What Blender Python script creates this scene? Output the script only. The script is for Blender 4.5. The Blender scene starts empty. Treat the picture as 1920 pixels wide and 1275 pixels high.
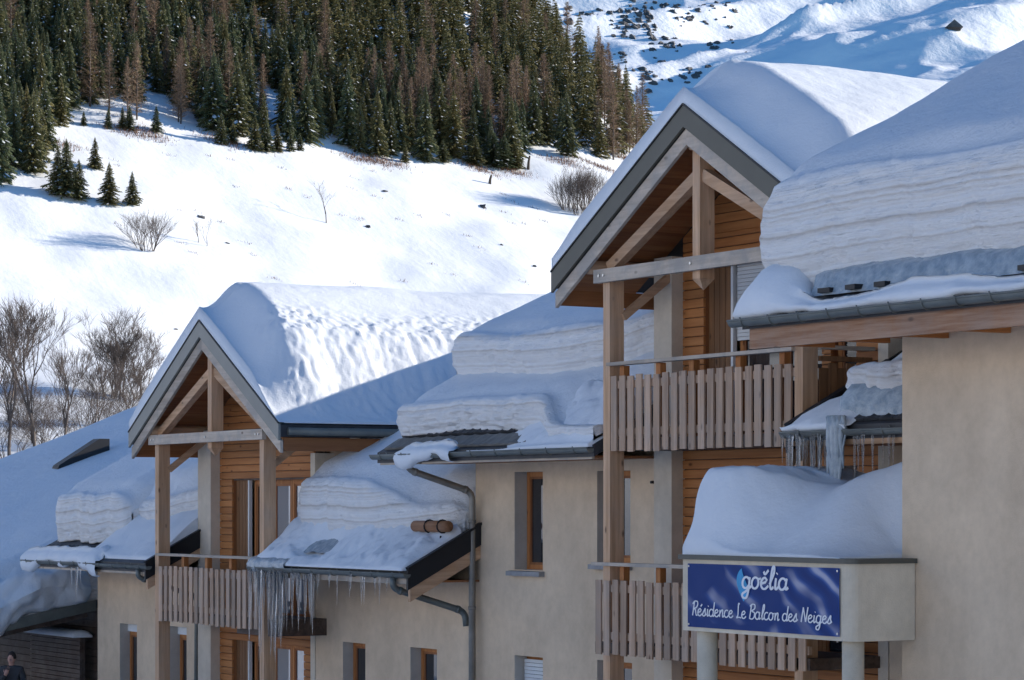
import bpy, math, random
from mathutils import Vector, Matrix, noise
R = math.radians
sc = bpy.context.scene

# ------------------------------------------------------------------ camera
# world: X runs along the facades towards the viewer, Y runs into the buildings, Z up
cd = bpy.data.cameras.new('camera'); cam = bpy.data.objects.new('camera', cd)
sc.collection.objects.link(cam); sc.camera = cam
cam.location = (0, 0, 5); cam.rotation_euler = (R(90), 0, R(59.375))
cd.sensor_width = 36; cd.lens = 93.75; cd.shift_y = 0.1628
cd.clip_start = 0.5; cd.clip_end = 9000

# ------------------------------------------------------------------ light
SUN_AZ, SUN_EL = 14.0, 17.0         # azimuth measured from +Y towards +X
sv, su, sz = math.cos(R(SUN_AZ))*math.cos(R(SUN_EL)), math.sin(R(SUN_AZ))*math.cos(R(SUN_EL)), math.sin(R(SUN_EL))
w = bpy.data.worlds.new('World'); sc.world = w; w.use_nodes = True
nt = w.node_tree; bg = nt.nodes['Background']
sky = nt.nodes.new('ShaderNodeTexSky'); sky.sky_type = 'NISHITA'; sky.sun_disc = False
sky.sun_elevation = R(SUN_EL); sky.sun_rotation = R(SUN_AZ); sky.altitude = 2000
sky.air_density = 1.0; sky.dust_density = 0.0; sky.ozone_density = 4.0
tint = nt.nodes.new('ShaderNodeMix'); tint.data_type = 'RGBA'; tint.blend_type = 'MULTIPLY'; tint.inputs[0].default_value = 1.0
tint.inputs[7].default_value = (0.64, 0.96, 1.11, 1)      # deep high-altitude blue
nt.links.new(sky.outputs[0], tint.inputs[6]); nt.links.new(tint.outputs[2], bg.inputs[0]); bg.inputs[1].default_value = 0.092
sl = bpy.data.lights.new('sun', 'SUN'); sl.energy = 4.5; sl.angle = R(0.53); sl.color = (1.0, 0.92, 0.81)
so = bpy.data.objects.new('sun', sl); sc.collection.objects.link(so); so.location = (0, 0, 60)
so.rotation_euler = Vector((su, sv, sz)).to_track_quat('Z', 'Y').to_euler()
vs = sc.view_settings; vs.view_transform = 'Standard'; vs.look = 'None'; vs.exposure = 1.0; vs.gamma = 1
vs.use_curve_mapping = False
sc.cycles.max_bounces = 6; sc.cycles.diffuse_bounces = 4; sc.cycles.glossy_bounces = 3
sc.cycles.transmission_bounces = 5; sc.cycles.transparent_max_bounces = 8
sc.cycles.caustics_reflective = False; sc.cycles.caustics_refractive = False
sc.cycles.use_denoising = True

# ------------------------------------------------------------------ materials
M = {}
def nodes(name):
    m = bpy.data.materials.new(name); m.use_nodes = True; M[name] = m
    t = m.node_tree; return m, t, t.nodes['Principled BSDF']
def nd(t, typ, **k):
    n = t.nodes.new(typ)
    for a, b in k.items(): setattr(n, a, b)
    return n
def ramp(t, stops, src, clamp=True):
    r = nd(t, 'ShaderNodeValToRGB'); e = r.color_ramp.elements
    while len(e) < len(stops): e.new(0.5)
    for i, (p, c) in enumerate(stops):
        e[i].position = p; e[i].color = (*c, 1) if len(c) == 3 else c
    t.links.new(src, r.inputs[0]); return r
def ntex(t, scale, detail=4, vec=None, rough=0.55):
    n = nd(t, 'ShaderNodeTexNoise'); n.inputs['Scale'].default_value = scale
    n.inputs['Detail'].default_value = detail; n.inputs['Roughness'].default_value = rough
    if vec is not None: t.links.new(vec, n.inputs['Vector'])
    return n
def mapping(t, scale, coord='Object', rot=(0, 0, 0)):
    c = nd(t, 'ShaderNodeTexCoord'); m = nd(t, 'ShaderNodeMapping')
    m.inputs['Scale'].default_value = scale; m.inputs['Rotation'].default_value = rot
    t.links.new(c.outputs[coord], m.inputs['Vector']); return m.outputs[0]
def bump(t, b, src, strength, dist):
    n = nd(t, 'ShaderNodeBump'); n.inputs['Strength'].default_value = strength; n.inputs['Distance'].default_value = dist
    t.links.new(src, n.inputs['Height']); t.links.new(n.outputs[0], b.inputs['Normal']); return n
def mixc(t, fac, a, b, mode='MIX'):
    n = nd(t, 'ShaderNodeMix', data_type='RGBA', blend_type=mode)
    for s, v in ((0, fac), (6, a), (7, b)):
        if hasattr(v, 'links') or hasattr(v, 'is_linked'): t.links.new(v, n.inputs[s])
        elif s == 0: n.inputs[0].default_value = v
        else: n.inputs[s].default_value = (*v, 1)
    return n.outputs[2]
def geo_pos(t):
    return nd(t, 'ShaderNodeNewGeometry').outputs['Position']

def snow_mat(name, strata=0.0, coarse=0.0):
    m, t, b = nodes(name)
    pos = geo_pos(t)
    base = ramp(t, [(0.3, (0.70, 0.73, 0.76)), (0.7, (0.77, 0.79, 0.81))], ntex(t, 0.6, 3, pos).outputs[0]).outputs[0]
    if strata:
        # dust layers laid down with each snowfall, seen where the drift broke off
        mp = nd(t, 'ShaderNodeAttribute', attribute_name='layer')
        wob = ntex(t, 0.9, 3, pos)
        ad = nd(t, 'ShaderNodeMath', operation='MULTIPLY_ADD'); t.links.new(wob.outputs[0], ad.inputs[0])
        ad.inputs[1].default_value = 0.06; t.links.new(mp.outputs['Fac'], ad.inputs[2])
        n1 = nd(t, 'ShaderNodeTexNoise', noise_dimensions='1D'); n1.inputs['Scale'].default_value = 9.0
        n1.inputs['Detail'].default_value = 4; t.links.new(ad.outputs[0], n1.inputs['W'])
        band = ramp(t, [(0.30, (0.60, 0.54, 0.48)), (0.44, (0.79, 0.755, 0.715)), (0.56, (0.86, 0.845, 0.825)), (0.70, (0.70, 0.645, 0.585))], n1.outputs[0])
        cl = nd(t, 'ShaderNodeAttribute', attribute_name='cliff')
        mu = nd(t, 'ShaderNodeMath', operation='MULTIPLY'); t.links.new(cl.outputs['Fac'], mu.inputs[0]); mu.inputs[1].default_value = strata
        base = mixc(t, mu.outputs[0], base, band.outputs[0])
    t.links.new(base, b.inputs['Base Color'])
    b.inputs['Roughness'].default_value = 0.55; b.inputs['Specular IOR Level'].default_value = 0.25
    b.inputs['Subsurface Weight'].default_value = 0.0
    n = ntex(t, 16, 8, pos, 0.75); n2 = ntex(t, 3.2, 5, pos, 0.6)
    b1 = bump(t, b, n2.outputs[0], 0.30 if strata else 0.10, 0.12)
    if strata:
        n1b = nd(t, 'ShaderNodeTexNoise', noise_dimensions='4D'); n1b.inputs['Scale'].default_value = 1.0; n1b.inputs['Detail'].default_value = 5
        vm = nd(t, 'ShaderNodeMapping'); vm.inputs['Scale'].default_value = (1.6, 1.6, 24); t.links.new(pos, vm.inputs[0]); t.links.new(vm.outputs[0], n1b.inputs['Vector'])
        lm_ = nd(t, 'ShaderNodeMath', operation='MULTIPLY'); t.links.new(ad.outputs[0], lm_.inputs[0]); lm_.inputs[1].default_value = 30.0; t.links.new(lm_.outputs[0], n1b.inputs['W'])
        b0 = nd(t, 'ShaderNodeBump'); b0.inputs['Strength'].default_value = 0.6; b0.inputs['Distance'].default_value = 0.05
        t.links.new(n1b.outputs[0], b0.inputs['Height']); t.links.new(b0.outputs[0], b1.inputs['Normal'])
        cs = nd(t, 'ShaderNodeMath', operation='MULTIPLY'); t.links.new(cl.outputs['Fac'], cs.inputs[0]); cs.inputs[1].default_value = 0.7; t.links.new(cs.outputs[0], b0.inputs['Strength'])
    b2 = nd(t, 'ShaderNodeBump'); b2.inputs['Strength'].default_value = 0.55 if strata else 0.28; b2.inputs['Distance'].default_value = 0.05
    t.links.new(n.outputs[0], b2.inputs['Height']); t.links.new(b1.outputs[0], b2.inputs['Normal']); t.links.new(b2.outputs[0], b.inputs['Normal'])
    return m
snow_mat('snow'); snow_mat('snow_layered', 1.0)

m, t, b = nodes('snow_hill')
pos = geo_pos(t)
hc = ramp(t, [(0.35, (0.78, 0.80, 0.82)), (0.65, (0.85, 0.86, 0.87))], ntex(t, 0.15, 4, pos).outputs[0]).outputs[0]
# dark patches added on the unseen far valley slope to cut its bounce light
sp = nd(t, 'ShaderNodeSeparateXYZ'); t.links.new(pos, sp.inputs[0])
mr = nd(t, 'ShaderNodeMapRange'); t.links.new(sp.outputs['Y'], mr.inputs[0]); mr.inputs[1].default_value = -90; mr.inputs[2].default_value = -130
bounce_cut = ramp(t, [(0.33, (1, 1, 1)), (0.42, (0, 0, 0))], ntex(t, 0.012, 5, pos, 0.6).outputs[0]).outputs[0]
mm = nd(t, 'ShaderNodeMath', operation='MULTIPLY'); t.links.new(mr.outputs[0], mm.inputs[0]); t.links.new(bounce_cut, mm.inputs[1])
t.links.new(mixc(t, mm.outputs[0], hc, (0.07, 0.065, 0.05)), b.inputs['Base Color'])
b.inputs['Roughness'].default_value = 0.6; b.inputs['Specular IOR Level'].default_value = 0.2
mp2 = nd(t, 'ShaderNodeMapping'); mp2.inputs['Rotation'].default_value = (0, 0, R(25)); mp2.inputs['Scale'].default_value = (0.12, 1.1, 0.5); t.links.new(pos, mp2.inputs[0])
hb = bump(t, b, ntex(t, 0.5, 8, pos, 0.6).outputs[0], 0.3, 0.3)
hb2 = nd(t, 'ShaderNodeBump'); hb2.inputs['Strength'].default_value = 0.14; hb2.inputs['Distance'].default_value = 0.3
t.links.new(ntex(t, 1.0, 6, mp2.outputs[0], 0.65).outputs[0], hb2.inputs['Height']); t.links.new(hb.outputs[0], hb2.inputs['Normal'])
t.links.new(hb2.outputs[0], b.inputs['Normal'])

m, t, b = nodes('snow_mountain')
pos = geo_pos(t)
gn = nd(t, 'ShaderNodeNewGeometry'); sp = nd(t, 'ShaderNodeSeparateXYZ'); t.links.new(gn.outputs['Normal'], sp.inputs[0])
t.links.new(ramp(t, [(0.2, (0.84, 0.86, 0.89)), (0.6, (0.90, 0.91, 0.92))], ntex(t, 0.02, 4, pos).outputs[0]).outputs[0], b.inputs['Base Color'])
b.inputs['Roughness'].default_value = 0.7; b.inputs['Specular IOR Level'].default_value = 0.15
bump(t, b, ntex(t, 0.035, 8, pos, 0.6).outputs[0], 0.5, 5.0)

def plain(name, col, rough=0.6, metal=0.0, var=0.12, scale=6, bmp=0.0, spec=0.4, objvar=0.0):
    m, t, b = nodes(name); pos = geo_pos(t)
    n = ntex(t, scale, 5, pos)
    c = ramp(t, [(0.3, tuple(x*(1-var) for x in col)), (0.7, tuple(min(1, x*(1+var)) for x in col))], n.outputs[0]).outputs[0]
    if objvar:
        oi = nd(t, 'ShaderNodeObjectInfo'); mr = nd(t, 'ShaderNodeMapRange'); t.links.new(oi.outputs['Random'], mr.inputs[0])
        mr.inputs[3].default_value = 1-objvar; mr.inputs[4].default_value = 1+objvar
        hs = nd(t, 'ShaderNodeHueSaturation'); t.links.new(c, hs.inputs['Color']); t.links.new(mr.outputs[0], hs.inputs['Value']); c = hs.outputs[0]
    t.links.new(c, b.inputs['Base Color']); b.inputs['Roughness'].default_value = rough
    b.inputs['Metallic'].default_value = metal; b.inputs['Specular IOR Level'].default_value = spec
    if bmp: bump(t, b, ntex(t, scale*6, 5, pos).outputs[0], 0.5, bmp)
    return m
def plaster(name, col):
    m, t, b = nodes(name); pos = geo_pos(t)
    a = ntex(t, 0.7, 5, pos, 0.6); g = ntex(t, 60, 3, pos)
    mp = nd(t, 'ShaderNodeMapping'); mp.inputs['Scale'].default_value = (1.2, 1.2, 0.35); t.links.new(pos, mp.inputs[0])
    st = ntex(t, 1.3, 5, mp.outputs[0], 0.6)
    c = ramp(t, [(0.3, tuple(x*0.84 for x in col)), (0.7, tuple(x*1.06 for x in col))], a.outputs[0]).outputs[0]
    c = mixc(t, 1.0, c, ramp(t, [(0.28, (0.90, 0.885, 0.87)), (0.6, (1, 1, 1))], st.outputs[0]).outputs[0], 'MULTIPLY')
    c = mixc(t, 1.0, c, ramp(t, [(0.35, (0.92, 0.915, 0.905)), (0.6, (1.02, 1.02, 1.02))], ntex(t, 5.0, 6, pos, 0.7).outputs[0]).outputs[0], 'MULTIPLY')
    t.links.new(c, b.inputs['Base Color']); b.inputs['Roughness'].default_value = 0.9; b.inputs['Specular IOR Level'].default_value = 0.15
    bump(t, b, g.outputs[0], 0.6, 0.006)
plaster('plaster', (0.73, 0.565, 0.395)); plaster('plaster_pale', (0.72, 0.62, 0.49)); plaster('plaster_white', (0.80, 0.69, 0.53))
plaster('reveal', (0.58, 0.53, 0.46))

def wood(name, c0, c1, axis, weather=0.0, objvar=0.12, knots=True, rough=0.65):
    m, t, b = nodes(name)
    sc_ = [14, 14, 14]; sc_[axis] = 0.8
    v = mapping(t, tuple(sc_), 'Object')
    oi = nd(t, 'ShaderNodeObjectInfo')
    ad = nd(t, 'ShaderNodeVectorMath', operation='ADD'); t.links.new(v, ad.inputs[0])
    cx = nd(t, 'ShaderNodeCombineXYZ'); mm = nd(t, 'ShaderNodeMath', operation='MULTIPLY'); t.links.new(oi.outputs['Random'], mm.inputs[0]); mm.inputs[1].default_value = 77
    for i in range(3): t.links.new(mm.outputs[0], cx.inputs[i])
    t.links.new(cx.outputs[0], ad.inputs[1])
    g = ntex(t, 1.0, 6, ad.outputs[0], 0.65)
    c = ramp(t, [(0.32, c0), (0.68, c1)], g.outputs[0]).outputs[0]
    if knots:
        s2 = [4.5, 4.5, 4.5]; s2[axis] = 2.2
        v2 = mapping(t, tuple(s2), 'Object'); ad2 = nd(t, 'ShaderNodeVectorMath', operation='ADD'); t.links.new(v2, ad2.inputs[0]); t.links.new(cx.outputs[0], ad2.inputs[1])
        vo = nd(t, 'ShaderNodeTexVoronoi'); vo.inputs['Scale'].default_value = 1.0; t.links.new(ad2.outputs[0], vo.inputs['Vector'])
        k = ramp(t, [(0.05, (0.35, 0.3, 0.27)), (0.13, (1, 1, 1))], vo.outputs['Distance'])
        c = mixc(t, 1.0, c, k.outputs[0], 'MULTIPLY')
    if weather:
        a = ntex(t, 2.2, 5, geo_pos(t), 0.65)
        gm = nd(t, 'ShaderNodeMath', operation='MULTIPLY'); r = ramp(t, [(0.42, (0, 0, 0)), (0.62, (1, 1, 1))], a.outputs[0]); t.links.new(r.outputs[0], gm.inputs[0]); gm.inputs[1].default_value = weather
        c = mixc(t, gm.outputs[0], c, (0.31, 0.285, 0.255))
    mr = nd(t, 'ShaderNodeMapRange'); t.links.new(oi.outputs['Random'], mr.inputs[0]); mr.inputs[3].default_value = 1-objvar; mr.inputs[4].default_value = 1+objvar
    hs = nd(t, 'ShaderNodeHueSaturation'); t.links.new(c, hs.inputs['Color']); t.links.new(mr.outputs[0], hs.inputs['Value'])
    t.links.new(hs.outputs[0], b.inputs['Base Color']); b.inputs['Roughness'].default_value = rough; b.inputs['Specular IOR Level'].default_value = 0.3
    bump(t, b, g.outputs[0], 0.35, 0.01)
AX = {'u': 0, 'v': 1, 'z': 2}
for a, i in AX.items():
    wood('wood_pale_'+a, (0.46, 0.255, 0.13), (0.70, 0.44, 0.265), i, 0.2)
    wood('wood_grey_'+a, (0.40, 0.31, 0.23), (0.62, 0.51, 0.40), i, 0.7)
    wood('wood_warm_'+a, (0.35, 0.125, 0.036), (0.50, 0.21, 0.068), i, 0.0)
    wood('wood_stain_'+a, (0.24, 0.085, 0.03), (0.36, 0.15, 0.055), i, 0.0, knots=False)
wood('wood_slat', (0.34, 0.21, 0.13), (0.57, 0.385, 0.26), 2, 0.35, 0.22)
wood('wood_stained_u', (0.27, 0.115, 0.05), (0.50, 0.31, 0.20), 0, 0.25, 0.1)
wood('wood_dark_u', (0.055, 0.036, 0.026), (0.11, 0.07, 0.05), 0, 0.2, 0.15)
wood('wood_brown_z', (0.16, 0.075, 0.032), (0.27, 0.13, 0.055), 2, 0.0, 0.12)
wood('log', (0.22, 0.10, 0.045), (0.36, 0.18, 0.09), 0, 0.2)
plain('fascia_metal', (0.105, 0.10, 0.08), 0.5, 0.15, 0.08, 2)
plain('fascia_pale', (0.25, 0.245, 0.215), 0.5, 0.1, 0.08, 2)
plain('zinc', (0.155, 0.165, 0.15), 0.5, 0.35, 0.22, 3)
plain('zinc_worn', (0.24, 0.22, 0.19), 0.5, 0.4, 0.22, 3)
plain('black_metal', (0.018, 0.018, 0.02), 0.5, 0.2)
plain('roof_tile', (0.045, 0.045, 0.048), 0.6, 0.0, 0.25, 5, 0.006, 0.4, 0.2)
plain('tile_grey', (0.17, 0.16, 0.145), 0.65, 0.0, 0.2, 5, 0.004, 0.3, 0.12)
plain('stone_sill', (0.30, 0.29, 0.28), 0.8, 0, 0.15, 8, 0.004)
plain('white_paint', (0.72, 0.72, 0.70), 0.45, 0, 0.04, 2)
plain('shutter_white', (0.66, 0.655, 0.63), 0.55, 0, 0.05, 3)
plain('steel', (0.55, 0.55, 0.54), 0.3, 0.9, 0.05)
plain('dark_room', (0.035, 0.03, 0.028), 0.9)
plain('bark', (0.085, 0.066, 0.052), 0.95, 0, 0.3, 8)
plain('bark_grey', (0.11, 0.088, 0.075), 0.95, 0, 0.3, 3)
plain('twig', (0.10, 0.078, 0.066), 0.95, 0, 0.25, 1.5)
plain('larch_twig', (0.245, 0.168, 0.115), 0.95, 0, 0.25, 1.5, 0, 0.1, 0.18)
plain('rock', (0.105, 0.10, 0.10), 0.9, 0, 0.35, 0.3, 0.0)
plain('dead_grass', (0.20, 0.10, 0.055), 0.95, 0, 0.4, 2)
plain('skin', (0.50, 0.27, 0.20), 0.6); plain('hair', (0.03, 0.02, 0.015), 0.7); plain('jacket', (0.05, 0.048, 0.05), 0.85, 0, 0.2, 9)
plain('trousers', (0.035, 0.038, 0.05), 0.85)
# needles
m, t, b = nodes('needles')
oi = nd(t, 'ShaderNodeObjectInfo'); n = ntex(t, 0.9, 4, geo_pos(t))
c = ramp(t, [(0.3, (0.062, 0.074, 0.036)), (0.7, (0.165, 0.155, 0.072))], n.outputs[0]).outputs[0]
c2 = ramp(t, [(0.0, (0.8, 0.95, 0.95)), (0.5, (1, 1, 0.9)), (1.0, (1.25, 1.08, 0.85))], oi.outputs['Random']).outputs[0]
t.links.new(mixc(t, 1.0, c, c2, 'MULTIPLY'), b.inputs['Base Color']); b.inputs['Roughness'].default_value = 0.75; b.inputs['Specular IOR Level'].default_value = 0.2
# ice
m, t, b = nodes('ice')
b.inputs['Base Color'].default_value = (0.97, 0.985, 1.0, 1); b.inputs['Roughness'].default_value = 0.05; b.inputs['IOR'].default_value = 1.31
b.inputs['Transmission Weight'].default_value = 0.93
bump(t, b, ntex(t, 30, 4, geo_pos(t)).outputs[0], 0.5, 0.02)
m, t, b = nodes('ice_cloudy')
t.links.new(ramp(t, [(0.3, (0.30, 0.37, 0.42)), (0.7, (0.55, 0.61, 0.65))], ntex(t, 9, 5, geo_pos(t)).outputs[0]).outputs[0], b.inputs['Base Color'])
b.inputs['Roughness'].default_value = 0.25; b.inputs['Transmission Weight'].default_value = 0.25
bump(t, b, ntex(t, 14, 4, geo_pos(t)).outputs[0], 0.6, 0.03)
# window glass (reflective pane over a dim room)
m, t, b = nodes('pane_glass')
b.inputs['Base Color'].default_value = (0.025, 0.025, 0.028, 1); b.inputs['Roughness'].default_value = 0.02; b.inputs['IOR'].default_value = 1.9
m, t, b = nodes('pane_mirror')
b.inputs['Base Color'].default_value = (0.30, 0.31, 0.32, 1); b.inputs['Metallic'].default_value = 0.0; b.inputs['Roughness'].default_value = 0.02; b.inputs['IOR'].default_value = 2.6  # same glass, its pale base colour painting in the bright snow reflection
# banner print
m, t, b = nodes('banner_print')
v = mapping(t, (0.9, 0.9, 1.6), 'Object', (0, 0.7, 0))
n0 = ntex(t, 1.1, 2, v); wv = nd(t, 'ShaderNodeTexWave', wave_type='BANDS'); wv.inputs['Scale'].default_value = 0.75; wv.inputs['Distortion'].default_value = 5.5
wv.inputs['Detail'].default_value = 2; wv.inputs['Detail Scale'].default_value = 1.2; t.links.new(v, wv.inputs['Vector'])
c = ramp(t, [(0.0, (0.004, 0.028, 0.15)), (0.45, (0.006, 0.045, 0.21)), (0.75, (0.07, 0.13, 0.34)), (0.97, (0.42, 0.42, 0.52))], wv.outputs['Fac']).outputs[0]
k = ramp(t, [(0.45, (0, 0, 0)), (0.62, (1, 1, 1))], n0.outputs[0]).outputs[0]
t.links.new(mixc(t, k, (0.004, 0.034, 0.17), c), b.inputs['Base Color']); b.inputs['Roughness'].default_value = 0.5; b.inputs['Specular IOR Level'].default_value = 0.2
plain('letter_white', (0.78, 0.78, 0.80), 0.5, 0, 0.02); plain('leaf_blue', (0.03, 0.33, 0.62), 0.5, 0, 0.2, 8)

# ------------------------------------------------------------------ building helpers
WL = {}
class MB:
    def __init__(s): s.v = []; s.f = []; s.mi = []; s.at = []
    def add(s, vs, fs, mi=0):
        o = len(s.v); s.v += [tuple(p) for p in vs]; s.f += [tuple(i+o for i in f) for f in fs]; s.mi += [mi]*len(fs); return s
    def box(s, x0, x1, y0, y1, z0, z1, mi=0):
        vs = [(x, y, z) for z in (z0, z1) for y in (y0, y1) for x in (x0, x1)]
        return s.add(vs, [(0, 2, 3, 1), (4, 5, 7, 6), (0, 1, 5, 4), (2, 6, 7, 3), (0, 4, 6, 2), (1, 3, 7, 5)], mi)
    def prism(s, poly, axis, a0, a1, mi=0):
        """poly: 2d points in the plane normal to axis; extruded from a0 to a1"""
        def P(p, a):
            q = list(p); q.insert(axis, a); return q
        n = len(poly); vs = [P(p, a0) for p in poly]+[P(p, a1) for p in poly]
        fs = [tuple(range(n))[::-1], tuple(range(n, 2*n))]+[(i, (i+1) % n, n+(i+1) % n, n+i) for i in range(n)]
        return s.add(vs, fs, mi)
    def bar(s, a, b, w, h, up=(0, 0, 1), mi=0):
        a, b = Vector(a), Vector(b); d = (b-a).normalized(); x = d.cross(Vector(up)).normalized(); y = x.cross(d)
        vs = [tuple(p+x*(i*w/2)+y*(j*h/2)) for p in (a, b) for j in (-1, 1) for i in (-1, 1)]
        return s.add(vs, [(0, 1, 3, 2), (4, 6, 7, 5), (0, 4, 5, 1), (2, 3, 7, 6), (0, 2, 6, 4), (1, 5, 7, 3)], mi)
    def tube(s, pts, rad, n=10, cap=True, mi=0):
        pts = [Vector(p) for p in pts]; rs = rad if isinstance(rad, (list, tuple)) else [rad]*len(pts)
        o = len(s.v); up = Vector((0.13, 0.31, 0.94))
        for i, p in enumerate(pts):
            d = (pts[min(i+1, len(pts)-1)]-pts[max(i-1, 0)]).normalized()
            x = d.cross(up)
            if x.length < 1e-3: x = d.cross(Vector((1, 0, 0)))
            x.normalize(); y = d.cross(x)
            for k in range(n):
                a = 2*math.pi*k/n; s.v.append(tuple(p+(x*math.cos(a)+y*math.sin(a))*rs[i]))
        for i in range(len(pts)-1):
            for k in range(n):
                a, b2 = o+i*n+k, o+i*n+(k+1) % n
                s.f.append((a, b2, b2+n, a+n)); s.mi.append(mi)
        if cap:
            s.f.append(tuple(o+k for k in range(n))[::-1]); s.mi.append(mi)
            e = o+(len(pts)-1)*n; s.f.append(tuple(e+k for k in range(n))); s.mi.append(mi)
        return s
    def grid(s, rows, closeu=False, mi=0):
        o = len(s.v); n = len(rows[0])
        for r in rows: s.v += [tuple(p) for p in r]
        for i in range(len(rows)-1):
            for k in range(n-1):
                a = o+i*n+k; s.f.append((a, a+1, a+n+1, a+n)); s.mi.append(mi)
        return s
    def mesh(s, name, mats, origin=(0, 0, 0), smooth=False):
        me = bpy.data.meshes.new(name)
        me.from_pydata([(x-origin[0], y-origin[1], z-origin[2]) for x, y, z in s.v], [], s.f)
        for mm in (mats if isinstance(mats, (list, tuple)) else [mats]): me.materials.append(M[mm])
        if max(s.mi, default=0): me.polygons.foreach_set('material_index', s.mi)
        if smooth: me.polygons.foreach_set('use_smooth', [True]*len(s.f))
        me.validate(); me.update(); return me
    def build(s, name, mats, parent=None, smooth=False, fixn=True):
        xs, ys, zs = zip(*s.v)
        org = ((min(xs)+max(xs))/2, (min(ys)+max(ys))/2, min(zs))
        me = s.mesh(name, mats, org, smooth)
        if fixn: recalc(me)
        return link(bpy.data.objects.new(name, me), parent, org)
def recalc(me):
    import bmesh
    bm = bmesh.new(); bm.from_mesh(me); bmesh.ops.recalc_face_normals(bm, faces=bm.faces); bm.to_mesh(me); bm.free()
def link(o, parent, wloc):
    sc.collection.objects.link(o); wloc = Vector(wloc); WL[o] = wloc
    if parent is not None: o.parent = parent; o.location = wloc-WL[parent]
    else: o.location = wloc
    return o
def tag(o, label, cat=None, group=None, kind=None):
    if label: o['label'] = label
    if cat: o['category'] = cat
    if group: o['group'] = group
    if kind: o['kind'] = kind
    return o
def thing(name, loc, label, cat, group=None):
    return tag(link(bpy.data.objects.new(name, None), None, loc), label, cat, group)
def inst(me, name, parent, wloc, rz=0, scale=None):
    o = bpy.data.objects.new(name, me); link(o, parent, wloc); o.rotation_euler.z = rz
    if scale: o.scale = scale if isinstance(scale, tuple) else (scale,)*3
    return o
def smooth(a, b, x):
    t_ = min(1, max(0, (x-a)/(b-a))); return t_*t_*(3-2*t_)
def softplus(x, k):
    return x if x/k > 30 else k*math.log1p(math.exp(x/k))
def fb(x, y, z=0.0, o=4):
    return noise.fractal(Vector((x, y, z)), 1.0, 2.0, o)
def lerp(a, b, t_): return a+(b-a)*t_
def interp(pts, x):
    if x <= pts[0][0]: return pts[0][1]
    for (a, p), (b, q) in zip(pts, pts[1:]):
        if x <= b:
            t_ = (x-a)/(b-a); return lerp(p, q, t_*t_*(3-2*t_))
    return pts[-1][1]
CA, CB = 0.5094, 0.8605             # camera-aligned ground frame: a = sideways, d = away
def G(a, d): return (CA*a-CB*d, CB*a+CA*d)

# ------------------------------------------------------------------ terrain
def hill(a, d):
    z = 9*smooth(70, 250, d)+0.42*softplus(d-258, 10)-0.30*a*smooth(180, 300, d)*(1 if a > -300 else 300/-a)
    k = smooth(190, 270, d)
    z += k*(1.5*fb(a/48, d/48, 3.1)+0.75*fb(a/13, d/16, 7.7))
    z -= 0.85*softplus(a-(25+(380-d)*0.30), 6)*smooth(270, 330, d)
    v = CB*a+CA*d
    if v < 0: z += 0.42*softplus(-v-85, 15)*(1-0.35*smooth(300, 700, -v))+2*fb(a/60, d/60, 5.5)*smooth(90, 200, -v)   # unseen far valley slope, added to bounce warm light onto the facades
    return max(z, -6)
def lin(a, b, n): return [a+(b-a)*i/(n-1) for i in range(n)]
mb = MB()
ds = lin(-700, -70, 30)+lin(-60, 180, 25)+lin(186, 420, 150)+lin(426, 900, 50)
As = lin(-1000, -170, 40)+lin(-164, 60, 160)+lin(66, 420, 40)
mb.grid([[(*G(a, d), hill(a, d)) for a in As] for d in ds])
tag(mb.build('hillside', 'snow_hill', None, True, False), None, None, None, 'structure')

def mountain(a, d):
    z = 34+0.36*(d-1050)+0.04*a
    q = a*0.80+(d-1500)*0.42; p = -a*0.45+(d-1500)*0.8
    z += 24*fb(q/330, p/150, 1.7, 3)+7*fb(q/90, p/60, 4.2, 3)
    r = 1-abs(fb(q/420+9, p/120, 8.8, 2)); z += 26*r*r
    r = 1-abs(fb(q/130+3, p/55, 2.8, 3)); z += 4*r*r*r
    return z
mb = MB()
mb.grid([[(*G(a, d), mountain(a, d)) for a in lin(-700, -40, 40)+lin(-34, 460, 210)+lin(470, 1500, 60)] for d in lin(980, 2300, 300)+lin(2310, 3000, 40)])
tag(mb.build('mountain', 'snow_mountain', None, True, False), None, None, None, 'structure')

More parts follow.
